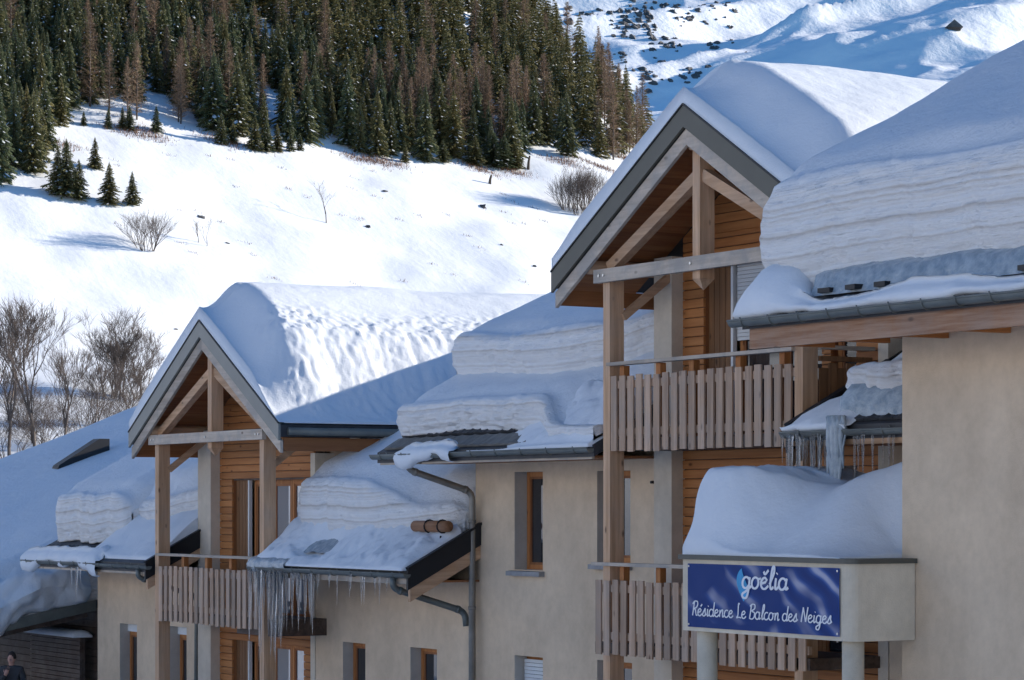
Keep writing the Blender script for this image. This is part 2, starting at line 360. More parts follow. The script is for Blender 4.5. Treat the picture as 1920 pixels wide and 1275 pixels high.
#SNOWBLOCKS
# ------------------------------------------------------------------ snow on eave-side roofs
def attr(me, name, vals):
    at = me.attributes.new(name, 'FLOAT', 'POINT'); at.data.foreach_set('value', vals)
def snow_block(name, label, u0, u1, vf, zr, h, top, vb, group=None, nu=90, end=(0.35, 0.35), bulge=0.05, rough=0.035, seed=0.0, spill=None, parent_kind=None, nc=26, mat='snow_layered', cap=True):
    """drift broken off along the eave: vf(u) front, zr(v) roof, h(u) height of the broken face, top(u,v) surface height"""
    rows, lay, clf = [], [], []
    for i in range(nu+1):
        u = lerp(u0, u1, i/nu); du0, du1 = u-u0, u1-u
        e = 1.0
        if end[0] and du0 < end[0]: e = math.sqrt(max(0, 1-(1-du0/end[0])**2))
        if end[1] and du1 < end[1]: e = min(e, math.sqrt(max(0, 1-(1-du1/end[1])**2)))
        f = vf(u)+0.07*max(0, fb(u*2.3, seed, 0.7, 3))+(1-e)*0.5*max(end[0], end[1]); hh = h(u)*(0.55+0.45*e)
        row, la, cl = [], [], []
        z0 = zr(f)
        row.append((u, f+0.35, zr(f+0.35)+0.012)); la.append(0); cl.append(1)
        for k in range(nc+1):
            t_ = k/nc; z = z0+0.03+t_*hh
            off = -bulge*math.sin(math.pi*t_*0.9)+0.10*max(0, t_-0.82)**2/0.0324*0.8
            L = t_*hh
            Lw = L+0.03*noise.noise(Vector((seed, 2.2, u*0.6)))
            off -= rough*0.5*noise.noise(Vector((seed, Lw*9, u*0.12)))+rough*0.28*noise.noise(Vector((seed+5, Lw*22, u*0.35)))
            off -= 0.05*fb(u*0.7, L*0.8, seed, 2)+0.034*fb(u*6, L*9, seed, 3)
            row.append((u, f+off, z)); la.append(L); cl.append(1 if t_ < 0.86 else 1-(t_-0.86)/0.14)
        zl = row[-1][2]; vl = row[-1][1]
        n = 26
        for k in range(1, n+1):
            t_ = k/n; v = lerp(vl, vb, t_**1.5)
            zt = top(u, v)*(0.6+0.4*e)+(1-e)*0.4*zr(v)
            z = lerp(zl, zt, smooth(0, 0.34, v-vl)) if v-vl < 0.34 else zt
            row.append((u, v, z+0.012*fb(u*2, v*2, seed))); la.append(hh+0.05); cl.append(0)
        rows.append(row); lay += la; clf += cl
    mb = MB(); mb.grid(rows)
    n = len(rows[0])
    if cap:
        for r, base in ((rows[0], 0), (rows[-1], len(rows)-1)):
            o = len(mb.v)
            lo = [(p[0], p[1], min(p[2], zr(p[1])+0.01)) for p in r]
            mb.grid([list(r), lo]); lay += [lay[base*n+j] for j in range(n)]+[0]*n; clf += [0.9]*(2*n)
    xs, ys, zs = zip(*mb.v); org = ((min(xs)+max(xs))/2, (min(ys)+max(ys))/2, min(zs))
    me = mb.mesh(name, mat, org, True); attr(me, 'layer', lay); attr(me, 'cliff', clf)
    o = link(bpy.data.objects.new(name, me), None, org)
    return tag(o, label, 'snow', group)
def drift(name, label, us, vs_, zf, mat='snow', group=None, lip=None):
    """free snow surface over a grid with its edges let down to lip(u,v)"""
    rows = []
    nu, nv = len(us), len(vs_)
    for i, u in enumerate(us):
        row = [(u, v, zf(u, v)) for v in vs_]
        if lip: row = [(u, vs_[0], lip(u, vs_[0]))]+row+[(u, vs_[-1], lip(u, vs_[-1]))]
        rows.append(row)
    if lip:
        rows = [[(p[0], p[1], lip(p[0], p[1])) for p in rows[0]]]+rows+[[(p[0], p[1], lip(p[0], p[1])) for p in rows[-1]]]
    mb = MB(); mb.grid(rows)
    return tag(mb.build(name, mat, None, True), label, 'snow', group)

# ------------------------------------------------------------------ wall / window / roof helpers
def wall_front(u0, u1, z0, z1, v, thick, holes):
    us = sorted({u0, u1, *[h[0] for h in holes], *[h[1] for h in holes]}); zs = sorted({z0, z1, *[h[2] for h in holes], *[h[3] for h in holes]})
    mb = MB()
    for a, b in zip(us, us[1:]):
        for c, d in zip(zs, zs[1:]):
            if any(h[0] <= a and b <= h[1] and h[2] <= c and d <= h[3] for h in holes): continue
            mb.add([(a, v, c), (b, v, c), (b, v, d), (a, v, d)], [(0, 1, 2, 3)])
    for a, b, c, d in holes:
        mb.add([(a, v, c), (a, v+thick, c), (a, v+thick, d), (a, v, d)], [(0, 1, 2, 3)], 1)
        mb.add([(b, v, c), (b, v, d), (b, v+thick, d), (b, v+thick, c)], [(0, 1, 2, 3)], 1)
        mb.add([(a, v, d), (a, v+thick, d), (b, v+thick, d), (b, v, d)], [(0, 1, 2, 3)], 1)
        mb.add([(a, v, c), (b, v, c), (b, v+thick, c), (a, v+thick, c)], [(0, 1, 2, 3)], 1)
    # closed sides and rear, so that the block stands on its own
    mb.add([(u0, v, z0), (u0, v, z1), (u0, v+thick, z1), (u0, v+thick, z0)], [(0, 1, 2, 3)])
    mb.add([(u1, v, z0), (u1, v+thick, z0), (u1, v+thick, z1), (u1, v, z1)], [(0, 1, 2, 3)])
    mb.add([(u0, v, z1), (u1, v, z1), (u1, v+thick, z1), (u0, v+thick, z1)], [(0, 1, 2, 3)])
    return mb
def window(par, u0, u1, z0, z1, v, fw=0.07, sill=True, mull=False, frame='wood_warm_z', pane='pane_glass', name='window', blind=False):
    """timber casement set back in its reveal: v is the frame's front"""
    f = MB()
    f.box(u0, u0+fw, v, v+0.07, z0, z1); f.box(u1-fw, u1, v, v+0.07, z0, z1)
    f.box(u0+fw, u1-fw, v+0.002, v+0.072, z0, z0+fw); f.box(u0+fw, u1-fw, v+0.002, v+0.072, z1-fw, z1)
    if mull: c = (u0+u1)/2; f.box(c-0.045, c+0.045, v-0.008, v+0.06, z0+fw, z1-fw)
    wn = f.build(name, frame, par)
    MB().box(u0+fw, u1-fw, v+0.03, v+0.045, z0+fw, z1-fw).build('pane', pane, wn)
    s = MB(); k = 0.035
    a, b = u0+fw, u1-fw
    if not mull:
        s.box(a, a+k, v+0.012, v+0.03, z0+fw, z1-fw); s.box(b-k, b, v+0.012, v+0.03, z0+fw, z1-fw); s.box(a+k, b-k, v+0.013, v+0.029, z0+fw, z0+fw+k); s.box(a+k, b-k, v+0.013, v+0.029, z1-fw-k, z1-fw)
        s.build('sash', 'wood_stain_z', wn)
    if blind:
        bl = MB()
        nz = int((z1-z0-0.1)/0.055)
        for i in range(nz): bl.box(u0+0.01, u1-0.01, v-0.05+(i % 2)*0.004, v-0.025, z1-0.05-(i+1)*0.055, z1-0.05-i*0.055-0.006)
        bl.build('roller_shutter', 'shutter_white', wn)
    return wn
def sill(par, u0, u1, z, v):
    m_ = MB(); m_.prism([(v-0.10, z-0.09), (v+0.2, z-0.09), (v+0.2, z), (v-0.10, z-0.025)], 0, u0-0.09, u1+0.05); return m_.build('sill', 'stone_sill', par)
def gutter(par, u0, u1, v, z, r=0.07, mat='zinc', step=0.62, name='gutter'):
    g = MB(); rows = []
    for i in range(13):
        a = math.pi*(1+i/12); rows.append([(u0, v+r*math.cos(a), z+r*math.sin(a)), (u1, v+r*math.cos(a), z+r*math.sin(a))])
    for i in range(13):
        a = math.pi*(2-i/12); q = r-0.008; rows.append([(u0, v+q*math.cos(a), z+q*math.sin(a)), (u1, v+q*math.cos(a), z+q*math.sin(a))])
    g.grid(rows+[rows[0]])
    g.tube([(u0, v-r, z+0.004), (u1, v-r, z+0.004)], 0.013, 6)
    for u in (u0, u1):
        g.add([(u, v, z)]+[(u, v+r*math.cos(math.pi*(1+i/12)), z+r*math.sin(math.pi*(1+i/12))) for i in range(13)], [(0, i+1, i+2) for i in range(12)])
    o = g.build(name, mat, par, True)
    n = max(1, int((u1-u0)/step))
    br = MB(); rr = r+0.006
    pts = [(0, rr*math.cos(math.pi*(1+i/10)), rr*math.sin(math.pi*(1+i/10))) for i in range(11)]+[(0, rr*0.6, 0.05)]
    br.tube([(0, -rr*1.15, 0.03)]+pts, 0.009, 5)
    me = br.mesh('bracket', mat, (0, 0, 0), True)
    for i in range(n): inst(me, 'bracket', o, (u0+(i+0.5)*(u1-u0)/n, v, z))
    return o
def pipe(par, pts, r=0.05, mat='zinc', name='downpipe'):
    # rounded elbows
    P = [Vector(p) for p in pts]; out = [P[0]]
    for a, b, c in zip(P, P[1:], P[2:]):
        d1 = min(0.13, (a-b).length*0.45); d2 = min(0.13, (c-b).length*0.45)
        p, q = b+(a-b).normalized()*d1, b+(c-b).normalized()*d2
        for i in range(6):
            t_ = i/5; out.append((1-t_)**2*p+2*t_*(1-t_)*b+t_*t_*q)
    out.append(P[-1])
    o = MB().tube(out, r, 12).build(name, mat, par, True)
    c = MB(); done = False
    for a, b in zip(P, P[1:]):
        d = (b-a); L = d.length
        if L > 0.5:
            for k in ([0.12, L-0.12] if L < 1.6 else [0.12]+[0.12+1.3*j for j in range(1, int(L/1.3))]):
                p = a+d.normalized()*k; c.tube([p-d.normalized()*0.025, p+d.normalized()*0.025], r+0.009, 12); done = True
    if done: c.build('pipe_collar', mat, o, True)
    return o
def boards_h(par, u0, u1, z0, z1, v, holes=(), bh=0.125, mat='wood_warm_u', name='wood_wall'):
    """horizontal cladding, board by board"""
    back = MB(); back.box(u0+0.01, u1-0.01, v+0.03, v+0.06, z0, z1)
    us = []
    bk = wall_front(u0, u1, z0, z1, v+0.035, 0.2, list(holes)).build(name, ['wood_dark_u', 'wood_stain_z'], par)
    z = z0
    while z < z1-0.02:
        zt = min(z+bh-0.010, z1); spans = [(u0, u1)]
        for a, b, c, d in holes:
            if c < (z+zt)/2 < d:
                nsp = []
                for p, q in spans:
                    if b <= p or a >= q: nsp.append((p, q)); continue
                    if a > p: nsp.append((p, a))
                    if b < q: nsp.append((b, q))
                spans = nsp
        for p, q in spans:
            if q-p < 0.03: continue
            dv = random.uniform(0, 0.004)
            MB().prism([(v+0.035, z), (v+dv+0.004, z), (v+dv, z+0.008), (v+dv, zt-0.012), (v+dv+0.008, zt), (v+0.035, zt)], 0, p, q).build('board', mat, bk)
        z += bh
    return bk
def slope_roof(par, u0, u1, ve, ze, pitch, vr, thick=0.16, mat='roof_tile', back=True, zb=0.0):
    """plane rising from the eave to the ridge, and the plane behind it"""
    r = MB(); zrg = ze+pitch*(vr-ve)
    poly = [(ve, ze), (vr, zrg), (2*vr-ve, ze), (2*vr-ve, ze-thick), (vr, zrg-thick), (ve, ze-thick)] if back else [(ve, ze), (vr, zrg), (vr, zrg-thick), (ve, ze-thick)]
    r.prism(poly, 0, u0, u1); return r.build('roof', mat, par)
random.seed(5)
#BUILDINGS
WV, EV = 20.0, 18.85                # common wall plane and eave line of the row
def rear_block(par, u0, u1, z1, v0=WV+0.75, v1=30.0, mat='plaster'):
    MB().box(u0+0.003, u1-0.003, v0, v1, -1.2, z1).build('rear_wall', mat, par)
    MB().box(u0+0.05, u1-0.05, v0-0.02, v0-0.004, -1.2, z1-0.05).build('unlit_room_sheet', 'dark_room', par)  # second box: dark sheet whose colour stands in for unlit rooms
def verge(par, u, ve, ze, pitch, vr, w=0.05, bh=0.27):
    z = lambda v: ze+pitch*(v-ve)
    a = MB().prism([(ve-0.05, z(ve-0.05)+0.03), (vr, z(vr)+0.03), (vr, z(vr)-bh), (ve-0.05, z(ve-0.05)-bh)], 0, u, u+w).build('verge_flashing', 'black_metal', par)
    MB().prism([(ve+0.0, z(ve)-bh-0.004), (vr, z(vr)-bh-0.004), (vr, z(vr)-bh-0.2), (ve+0.0, z(ve)-bh-0.2)], 0, u-0.035, u+w-0.02).build('verge_board', 'wood_pale_v', par)
    MB().bar((u+w*0.5, ve-0.05, z(ve-0.05)+0.05), (u+w*0.5, vr, z(vr)+0.05), 0.10, 0.035).build('verge_cap', 'black_metal', par)
def eave_board(par, u0, u1, v, z, mat='wood_grey_u'):
    MB().box(u0, u1, v+0.07, v+0.11, z-0.17, z-0.02).build('eave_board', mat, par)
    MB().box(u0, u1, v+0.112, WV+0.01, z-0.15, z-0.12).build('eave_soffit', 'wood_stain_u', par)
def tile_rows(par, u0, u1, ve, zr, rows=2, tw=0.30, mat='tile_grey', name='tile', depth=0.20):
    me = MB(); me.prism([(-tw/2+0.006, 0), (tw/2-0.006, 0), (tw/2-0.006, 0.03), (tw*0.2, 0.034), (0, 0.05), (-tw*0.2, 0.034), (-tw/2+0.006, 0.03)], 1, 0, depth+0.03)
    mesh = me.mesh(name, mat)
    recalc(mesh)
    s = zr(1)-zr(0)
    n = int((u1-u0)/tw)
    for r in range(rows):
        for i in range(n):
            v = ve+r*depth; o = inst(mesh, name, par, (u0+(i+0.5)*tw, v, zr(v)+0.012+r*0.012)); o.rotation_euler.x = math.atan(s)+0.05

# ---------- left wing (S0)
S0 = thing('apartment_wing', (-47.4, WV, 0), 'far left beige wing whose gutter is edged with ice, beyond the lower gable', 'house', 'plastered wings of the row')
h0 = [(-48.86, -48.0, 1.2, 2.72), (-46.42, -45.63, 1.2, 2.76)]
wall_front(-50.02, -44.74, -1.2, 4.42, WV, 0.3, h0).build('wall', ['plaster', 'reveal'], S0, fixn=False)
rear_block(S0, -50.02, -44.74, 4.6)
zr0 = lambda v: 3.98+0.53*(v-18.8)
slope_roof(S0, -50.85, -44.66, 18.8, 3.98, 0.53, 25.0)
gutter(S0, -50.85, -44.45, 18.75, 3.93, 0.06, 'zinc'); eave_board(S0, -50.8, -44.7, 18.75, 3.95)
verge(S0, -44.66, 18.8, 3.98, 0.53, 21.5)
pipe(S0, [(-44.95, 18.75, 3.87), (-44.95, 18.75, 3.72), (-45.0, 19.93, 3.35), (-45.0, 19.93, 3.0), (-45.08, 19.93, -0.5)], 0.045, 'zinc')
for a, b, c, d in h0:
    window(S0, a+0.02, b-0.02, c, d-0.16, WV+0.2); sill(S0, a, b, c, WV)
    MB().box(a+0.01, b-0.01, WV+0.16, WV+0.3, d-0.158, d-0.005).build('shutter_box', 'white_paint', S0)
tile_rows(S0, -50.6, -47.4, 19.0, zr0, 1, 0.22, 'roof_tile')

# ---------- low wing (S1)
S1 = thing('apartment_wing', (-37.5, WV, 0), 'low beige wing with heavy icicles along its gutter, right of the lower gable', 'house', 'plastered wings of the row')
h1 = [(-39.16, -38.36, 1.3, 2.78), (-36.83, -35.97, 1.3, 2.80)]
wall_front(-40.16, -34.87, -1.2, 4.46, WV-0.05, 0.3, h1).build('wall', ['plaster', 'reveal'], S1, fixn=False)
rear_block(S1, -40.16, -34.87, 4.6)
zr1 = lambda v: 4.06+0.53*(v-18.8)
slope_roof(S1, -40.1, -34.74, 18.8, 4.06, 0.53, 25.0)
gutter(S1, -40.12, -34.66, 18.72, 4.0, 0.06, 'zinc'); eave_board(S1, -40.0, -34.75, 18.72, 4.02)
verge(S1, -34.74, 18.8, 4.06, 0.53, 20.9)
pipe(S1, [(-35.1, 18.72, 3.94), (-35.1, 18.72, 3.78), (-34.95, 19.86, 3.42), (-34.93, 19.88, 3.2)], 0.05, 'zinc')
for a, b, c, d in h1:
    window(S1, a+0.02, b-0.02, c, d, WV+0.13); sill(S1, a, b, c, WV-0.05)
log = MB().tube([(-35.75, 19.45, zr1(19.45)+0.30), (-34.72, 19.45, zr1(19.45)+0.30)], 0.085, 14).build('snow_guard_log', 'log', S1, True)
for u in (-35.3, -34.9):
    MB().tube([(u, 19.45+0.098*math.cos(x*0.5), zr1(19.45)+0.30+0.098*math.sin(x*0.5)) for x in range(14)], 0.012, 6).tube([(u, 19.4, zr1(19.4)+0.02), (u, 19.42, zr1(19.45)+0.16)], 0.015, 6).build('log_strap', 'black_metal', log)

# ---------- tall wing (S2)
S2 = thing('apartment_wing', (-32.2, WV, 0), 'tall beige wing with a narrow orange-framed window, beside the taller gable', 'house', 'plastered wings of the row')
h2 = [(-33.71, -32.91, 4.08, 5.51), (-33.71, -32.91, 1.3, 2.82), (-31.45, -30.6, 4.22, 5.5), (-31.45, -30.56, 1.35, 2.86)]
wall_front(-34.86, -29.76, -1.2, 6.3, WV, 0.3, h2).build('wall', ['plaster', 'reveal'], S2, fixn=False)
rear_block(S2, -34.86, -29.76, 6.5)
zr2 = lambda v: 5.82+0.53*(v-18.85)
slope_roof(S2, -35.85, -29.72, 18.85, 5.82, 0.53, 25.0)
gutter(S2, -35.9, -29.72, 18.80, 5.77, 0.06, 'zinc'); eave_board(S2, -35.8, -29.8, 18.80, 5.8)
pipe(S2, [(-34.78, 18.8, 5.71), (-34.78, 18.8, 5.55), (-34.72, 19.86, 5.22), (-34.72, 19.86, 4.9), (-34.74, 19.86, -0.6)], 0.05, 'zinc_worn')
for a, b, c, d in h2:
    bl = (c < 2 and a < -33)
    window(S2, a+0.02, b-0.02, c, d, WV+0.2, blind=bl)
    if not bl: sill(S2, a, b, c, WV)
tile_rows(S2, -35.7, -31.2, 18.9, zr2, 1, 0.36, 'tile_grey', 'tile', 0.26)
tile_rows(S2, -35.7, -31.2, 19.2, lambda v: zr2(v)+0.03, 1, 0.24, 'roof_tile', 'ridge_tile', 0.2)
MB().tube([(-29.95, 19.9, 5.33), (-29.95, 20.02, 5.33)], 0.02, 8).build('vent_pipe', 'black_metal', S2)

# ---------- gabled chalets
def chalet(label, uc, za, pl, pr, zb, zp, fascia, pil, walls, holes_up, right_roof):
    hw, sl_ = 3.13, 0.588; v0 = 18.70
    zt = lambda u: za-sl_*abs(u-uc)
    T = thing('chalet_gable', (uc, WV, 0), label, 'chalet', 'timber gables of the row')
    # roof, fascia, bargeboards
    th = 0.22
    RF = MB().prism([(uc-hw, zt(uc-hw)-0.02), (uc, za-0.02), (uc+hw, zt(uc+hw)-0.02), (uc+hw, zt(uc+hw)-th), (uc, za-th), (uc-hw, zt(uc-hw)-th)], 1, v0+0.045, 26.5).build('roof', 'roof_tile', T)
    for s in (-1, 1):
        e = uc+s*(hw+0.01)
        MB().prism([(uc, za), (e, zt(e)), (e, zt(e)-0.27), (uc, za-0.27)], 1, v0, v0+0.04).build('fascia', fascia, RF)
        MB().prism([(uc, za+0.025), (e, zt(e)+0.025), (e, zt(e)+0.003), (uc, za+0.003)], 1, v0-0.015, v0+0.1).build('fascia_cap', 'black_metal', RF)
        b = uc+s*(hw-0.02)
        MB().prism([(uc, za-0.285), (b, zt(b)-0.285), (b, zt(b)-0.49), (uc, za-0.49)], 1, v0+0.05, v0+0.10).build('bargeboard', 'wood_grey_u', RF)
        # soffit, board by board
        a = 0.02
        while a < hw-0.1:
            p, q = uc+s*a, uc+s*min(a+0.118, hw-0.03)
            dz = -0.245-random.uniform(0, 0.004)
            MB().prism([(p, zt(p)+dz), (q, zt(q)+dz), (q, zt(q)+dz-0.02), (p, zt(p)+dz-0.02)], 1, v0+0.105, WV+0.02).build('soffit_board', 'wood_stain_v', RF)
            a += 0.124
        # eave fascia along the depth
        MB().box(*sorted((e-s*0.06, e-s*0.02)), v0+0.11, WV+2.5, zt(e)-0.44, zt(e)-0.225).build('eave_board', 'wood_stain_v', RF)
    # purlins
    for u, dz in ((uc, 0.46), (uc-2.42, 0.40), (uc+2.42, 0.40)):
        MB().tube([(u, v0+0.13, zt(u)-dz), (u, WV, zt(u)-dz)], 0.095, 14).build('purlin', 'wood_pale_v', T, True)
    # posts, king post, beam, struts
    for a in (pl, pr):
        zt_ = zt(a+0.08)-0.5
        MB().box(a, a+0.16, 18.90, 19.12, -1.0, min(zp+0.16, zt_)).build('post', 'wood_pale_z', T)
    MB().prism([(pl-0.11, zp), (pr+0.27, zp), (pr+0.27, zp+0.175), (pl-0.11, zp+0.175)], 1, 18.815, 18.895).build('tie_beam', 'wood_grey_u', T)
    k = MB().box(uc-0.08, uc+0.08, 18.90, 19.12, zp-0.10, za-0.46)
    k.add([(uc-0.08, 18.90, zp-0.102), (uc+0.08, 18.90, zp-0.102), (uc+0.08, 19.12, zp-0.102), (uc-0.08, 19.12, zp-0.102), (uc, 19.01, zp-0.24)], [(0, 1, 4), (1, 2, 4), (2, 3, 4), (3, 0, 4)])
    k.build('king_post', 'wood_pale_z', T)
    for s in (-1, 1):
        e = (pl if s < 0 else pr+0.16)+(0.16 if s < 0 else -0.16)
        top = (uc+s*0.075, 19.0, za-0.86); bot = (e+s*0.12, 19.0, zp+0.20)
        MB().bar(top, bot, 0.13, 0.15).build('strut', 'wood_pale_u', T)
        # knee brace running back to the wall, under the purlin
        MB().bar((e, 19.1, zp-0.45), (e, 19.98, zp+0.22), 0.09, 0.1).build('knee_brace', 'wood_pale_v', T)
    for u in (pl+0.08, uc, pr+0.08):
        for du in ((-0.05, 0.06) if u != uc else (0.0,)):
            MB().tube([(u+du, 18.800, zp+0.09), (u+du, 18.816, zp+0.09)], 0.019, 8).build('bolt', 'steel', T)
    # timber gable wall behind the balcony
    u0, u1 = walls
    ztop = zt(u0)-0.3
    bk = boards_h(T, u0, u1, -1.0, ztop, WV, holes_up)
    tri = [(u0, ztop), (u1, ztop)]
    hw2 = (za-0.3-ztop)/sl_
    MB().prism([(uc-hw2, ztop+0.001), (uc+hw2, ztop+0.001), (uc, za-0.3)], 1, WV+0.035, WV+0.2).build('gable_wall', 'wood_dark_u', T)
    z = ztop
    while z < za-0.45:
        zt_ = z+0.115; a = (za-0.3-z)/sl_; b = (za-0.3-zt_)/sl_
        MB().prism([(max(uc-a, u0-0.4), z), (min(uc+a, u1+0.4), z), (min(uc+b, u1+0.4), zt_), (max(uc-b, u0-0.4), zt_)], 1, WV+random.uniform(0, 0.004), WV+0.034).build('board', 'wood_warm_u', bk); z += 0.125
    MB().box(pil[0], pil[1], WV-0.18, WV+0.3, -1.2, zt(pil[0])-0.3).build('pilaster', 'plaster_pale', T)
    return T, zt
def balcony(T, u0, u1, zb, zr_, n, posts=(), ends=(), slab=(0, 0)):
    v = 18.87
    B = MB().box(u0-0.02, u1+0.02, v+0.03, WV-0.005, zb+0.02, zb+0.16).build('balcony', 'wood_dark_u', T)
    p = (u1-u0)/n; me = MB().box(-0.067, 0.067, 0, 0.024, 0, 0.98)
    mesh = me.mesh('slat', 'wood_slat'); recalc(mesh)
    for i in range(n):
        o = inst(mesh, 'slat', B, (u0+(i+0.5)*p+random.uniform(-.006, .006), v+random.uniform(0, 0.004), zb+random.uniform(-0.012, 0.012)))
        o.rotation_euler.y = random.uniform(-0.006, 0.006)
    for z in (zb+0.2, zb+0.82): MB().box(u0, u1, v+0.03, v+0.075, z, z+0.10).build('cross_rail', 'wood_slat', B)
    MB().box(u0-0.02, u1+0.02, v-0.035, v+0.10, zr_-0.045, zr_).build('handrail', 'wood_grey_u', B)
    for u in posts: MB().box(u-0.05, u+0.05, v+0.08, v+0.17, zb+0.03, zr_-0.047).build('baluster', 'wood_warm_z', B)
    return B
def pane_set(T, u0, u1, z0, z1, shutter=True, mirror=True, rs=0.0, n=2, v=WV+0.16):
    a = u0
    if shutter:
        w_ = 0.5; S = MB()
        sh = MB().box(a, a+w_, v-0.06, v-0.02, z0, z1).build('wood_shutter', 'wood_brown_z', T)
        for k in range(4):
            MB().box(a+k*w_/4+0.006, a+(k+1)*w_/4-0.006, v-0.075, v-0.061, z0+0.01, z1-0.01).build('plank', 'wood_brown_z', sh)
        MB().box(a+w_+0.02, a+w_+0.07, v-0.09, v-0.03, z0, z1).build('shutter_rail', 'white_paint', T); a += w_+0.1
    for i in range(n):
        p, q = lerp(a, u1, i/n)+0.004, lerp(a, u1, (i+1)/n)-0.004
        wn = window(T, p, q, z0, z1, v, 0.075, frame='wood_warm_z', pane='pane_mirror' if mirror and i >= 1 else 'pane_glass')
        if rs:
            b = MB(); k = int(rs/0.05)
            for j in range(k): b.box(p+0.01, q-0.01, v-0.055+(j % 2)*0.003, v-0.03, z1-(j+1)*0.05, z1-j*0.05-0.005)
            b.build('roller_shutter', 'shutter_white', wn)

hc1 = [(-43.62, -40.72, 3.05, 5.47), (-43.62, -40.72, 0.2, 2.64)]
C1, zc1 = chalet('lower timber gable with pale grey fascia and slatted balcony, beside the icicle-hung roof', -42.14, 8.19, -44.52, -40.13, 2.96, 6.11, 'fascia_pale', (-44.71, -44.15), (-44.15, -40.34), hc1, True)
balcony(C1, -44.33, -40.12, 2.96, 4.17, 19, (-43.4, -42.4, -41.4, -40.5))
MB().box(-41.2, -39.75, 18.98, WV-0.02, 2.86, 3.14).build('balcony_slab', 'wood_dark_u', C1)
pane_set(C1, -43.62, -40.72, 3.05, 5.47, True, True, 0, 3); pane_set(C1, -43.62, -40.72, 0.2, 2.64, True, True, 0, 3)
MB().box(-40.34, -40.17, WV-0.06, WV+0.3, -1.2, 5.9).build('pilaster', 'plaster_pale', C1)
MB().box(-44.7, -40.165, WV+0.8, 27, -1.2, 6.15).build('side_wall', 'plaster', C1)
MB().box(-40.33, -40.165, WV+0.3, WV+0.8, -1.2, 6.15).build('side_wall', 'plaster', C1)
gz = zc1(-42.14+3.2)-0.09
MB().tube([(-38.93, 18.85, gz), (-38.93, 25, gz)], 0.065, 12).build('gutter', 'zinc', C1, True)

hc2 = [(-28.85, -26.3, 5.85, 8.15), (-28.3, -25.6, 3.1, 5.45), (-28.5, -25.6, 0.4, 2.72), (-26.12, -25.62, 5.9, 7.55)]
C2, zc2 = chalet('taller timber gable with dark fascia and two slatted balconies', -27.42, 9.99, -29.57, -25.38, 5.72, 7.94, 'fascia_metal', (-29.75, -29.33), (-29.33, -25.12), hc2, False)
balcony(C2, -29.38, -25.38, 5.72, 6.885, 20, (-29.2, -28.35, -27.6, -26.6, -25.7))
balcony(C2, -29.75, -25.1, 3.06, 4.27, 23, (-29.2, -28.35, -27.4, -26.4, -25.5))
pane_set(C2, -28.85, -26.3, 5.85, 8.15, True, False, 1.0, 2)
pane_set(C2, -28.3, -25.6, 3.1, 5.45, False, False, 0.3, 3); pane_set(C2, -28.5, -25.6, 0.4, 2.72, True, True, 0, 3)
window(C2, -26.10, -25.64, 5.92, 7.55, WV+0.1)
MB().box(-25.12, -24.93, WV-0.06, WV+0.3, -1.2, 7.9).build('pilaster', 'plaster_pale', C2)
MB().box(-29.7, -24.94, WV+0.8, 27, -1.2, 7.9).build('side_wall', 'plaster', C2)
# side rail of the upper balcony, boards close together
sr = MB().box(-25.24, -25.2, 19.14, WV-0.08, 6.72, 6.78).build('side_rail', 'wood_brown_z', C2)
for i in range(6): MB().box(-25.235+0.01*(i % 2), -25.205+0.01*(i % 2), 19.14+i*0.13, 19.14+i*0.13+0.12, 5.75, 6.7 if i % 2 else 6.64).build('board', 'wood_brown_z', sr)
MB().box(-25.27, -25.17, 19.13, WV-0.06, 6.86, 6.905).build('handrail', 'wood_grey_v', sr)

# ---------- small roof between the taller gable and the near house (S3)
S3 = thing('apartment_wing', (-23.5, WV, 0), 'small low roof thick with ice, tucked between the taller gable and the near house', 'house', 'plastered wings of the row')
zr3 = lambda v: 5.92+0.53*(v-18.5)
wall_front(-24.92, -21.9, -1.2, 6.3, WV-0.05, 0.3, []).build('wall', ['plaster', 'reveal'], S3, fixn=False)
rear_block(S3, -24.92, -21.9, 6.5)
slope_roof(S3, -24.9, -21.9, 18.5, 5.92, 0.53, 23.0)
gutter(S3, -24.98, -21.95, 18.44, 5.85, 0.06); eave_board(S3, -24.9, -22.0, 18.44, 5.87, 'wood_pale_u')
verge(S3, -24.95, 18.5, 5.92, 0.53, 21.0)
tile_rows(S3, -24.4, -22.0, 18.55, zr3, 1, 0.26, 'roof_tile')

# ---------- near house (B3)
B3 = thing('near_house', (-16, 17.8, 0), 'near beige house under the thickest snow, with a long zinc gutter', 'house')
zr4 = lambda v: 7.07+0.505*(v-16.8)
wall_front(-22.02, -9.0, -1.2, 7.42, 17.8, 0.3, []).build('wall', ['plaster', 'reveal'], B3, fixn=False)
MB().box(-22.017, -9.0, 18.1, 27, -1.2, 7.4).build('rear_wall', 'plaster', B3)
slope_roof(B3, -23.5, -9.0, 16.8, 7.07, 0.505, 22.0)
gutter(B3, -23.6, -9.0, 16.74, 7.0, 0.068, 'zinc', 0.5)
MB().box(-23.45, -9.0, 16.86, 16.92, 6.70, 6.92).build('eave_board', 'wood_stained_u', B3)
MB().box(-23.45, -9.0, 16.92, 17.79, 6.88, 6.905).build('eave_soffit', 'wood_warm_u', B3)
for i in range(14): MB().bar((-23.2+i*0.95, 16.95, 6.80), (-23.2+i*0.95, 17.79, 6.80), 0.09, 0.14).build('rafter_end', 'wood_warm_v', B3)
MB().box(-23.45, -22.05, 17.8, 22.0, 6.88, 6.905).build('gable_soffit', 'wood_warm_v', B3)
me = MB().box(-0.09, 0.09, 0, 0.2, 0, 0.05).mesh('snow_hook', 'black_metal'); recalc(me)
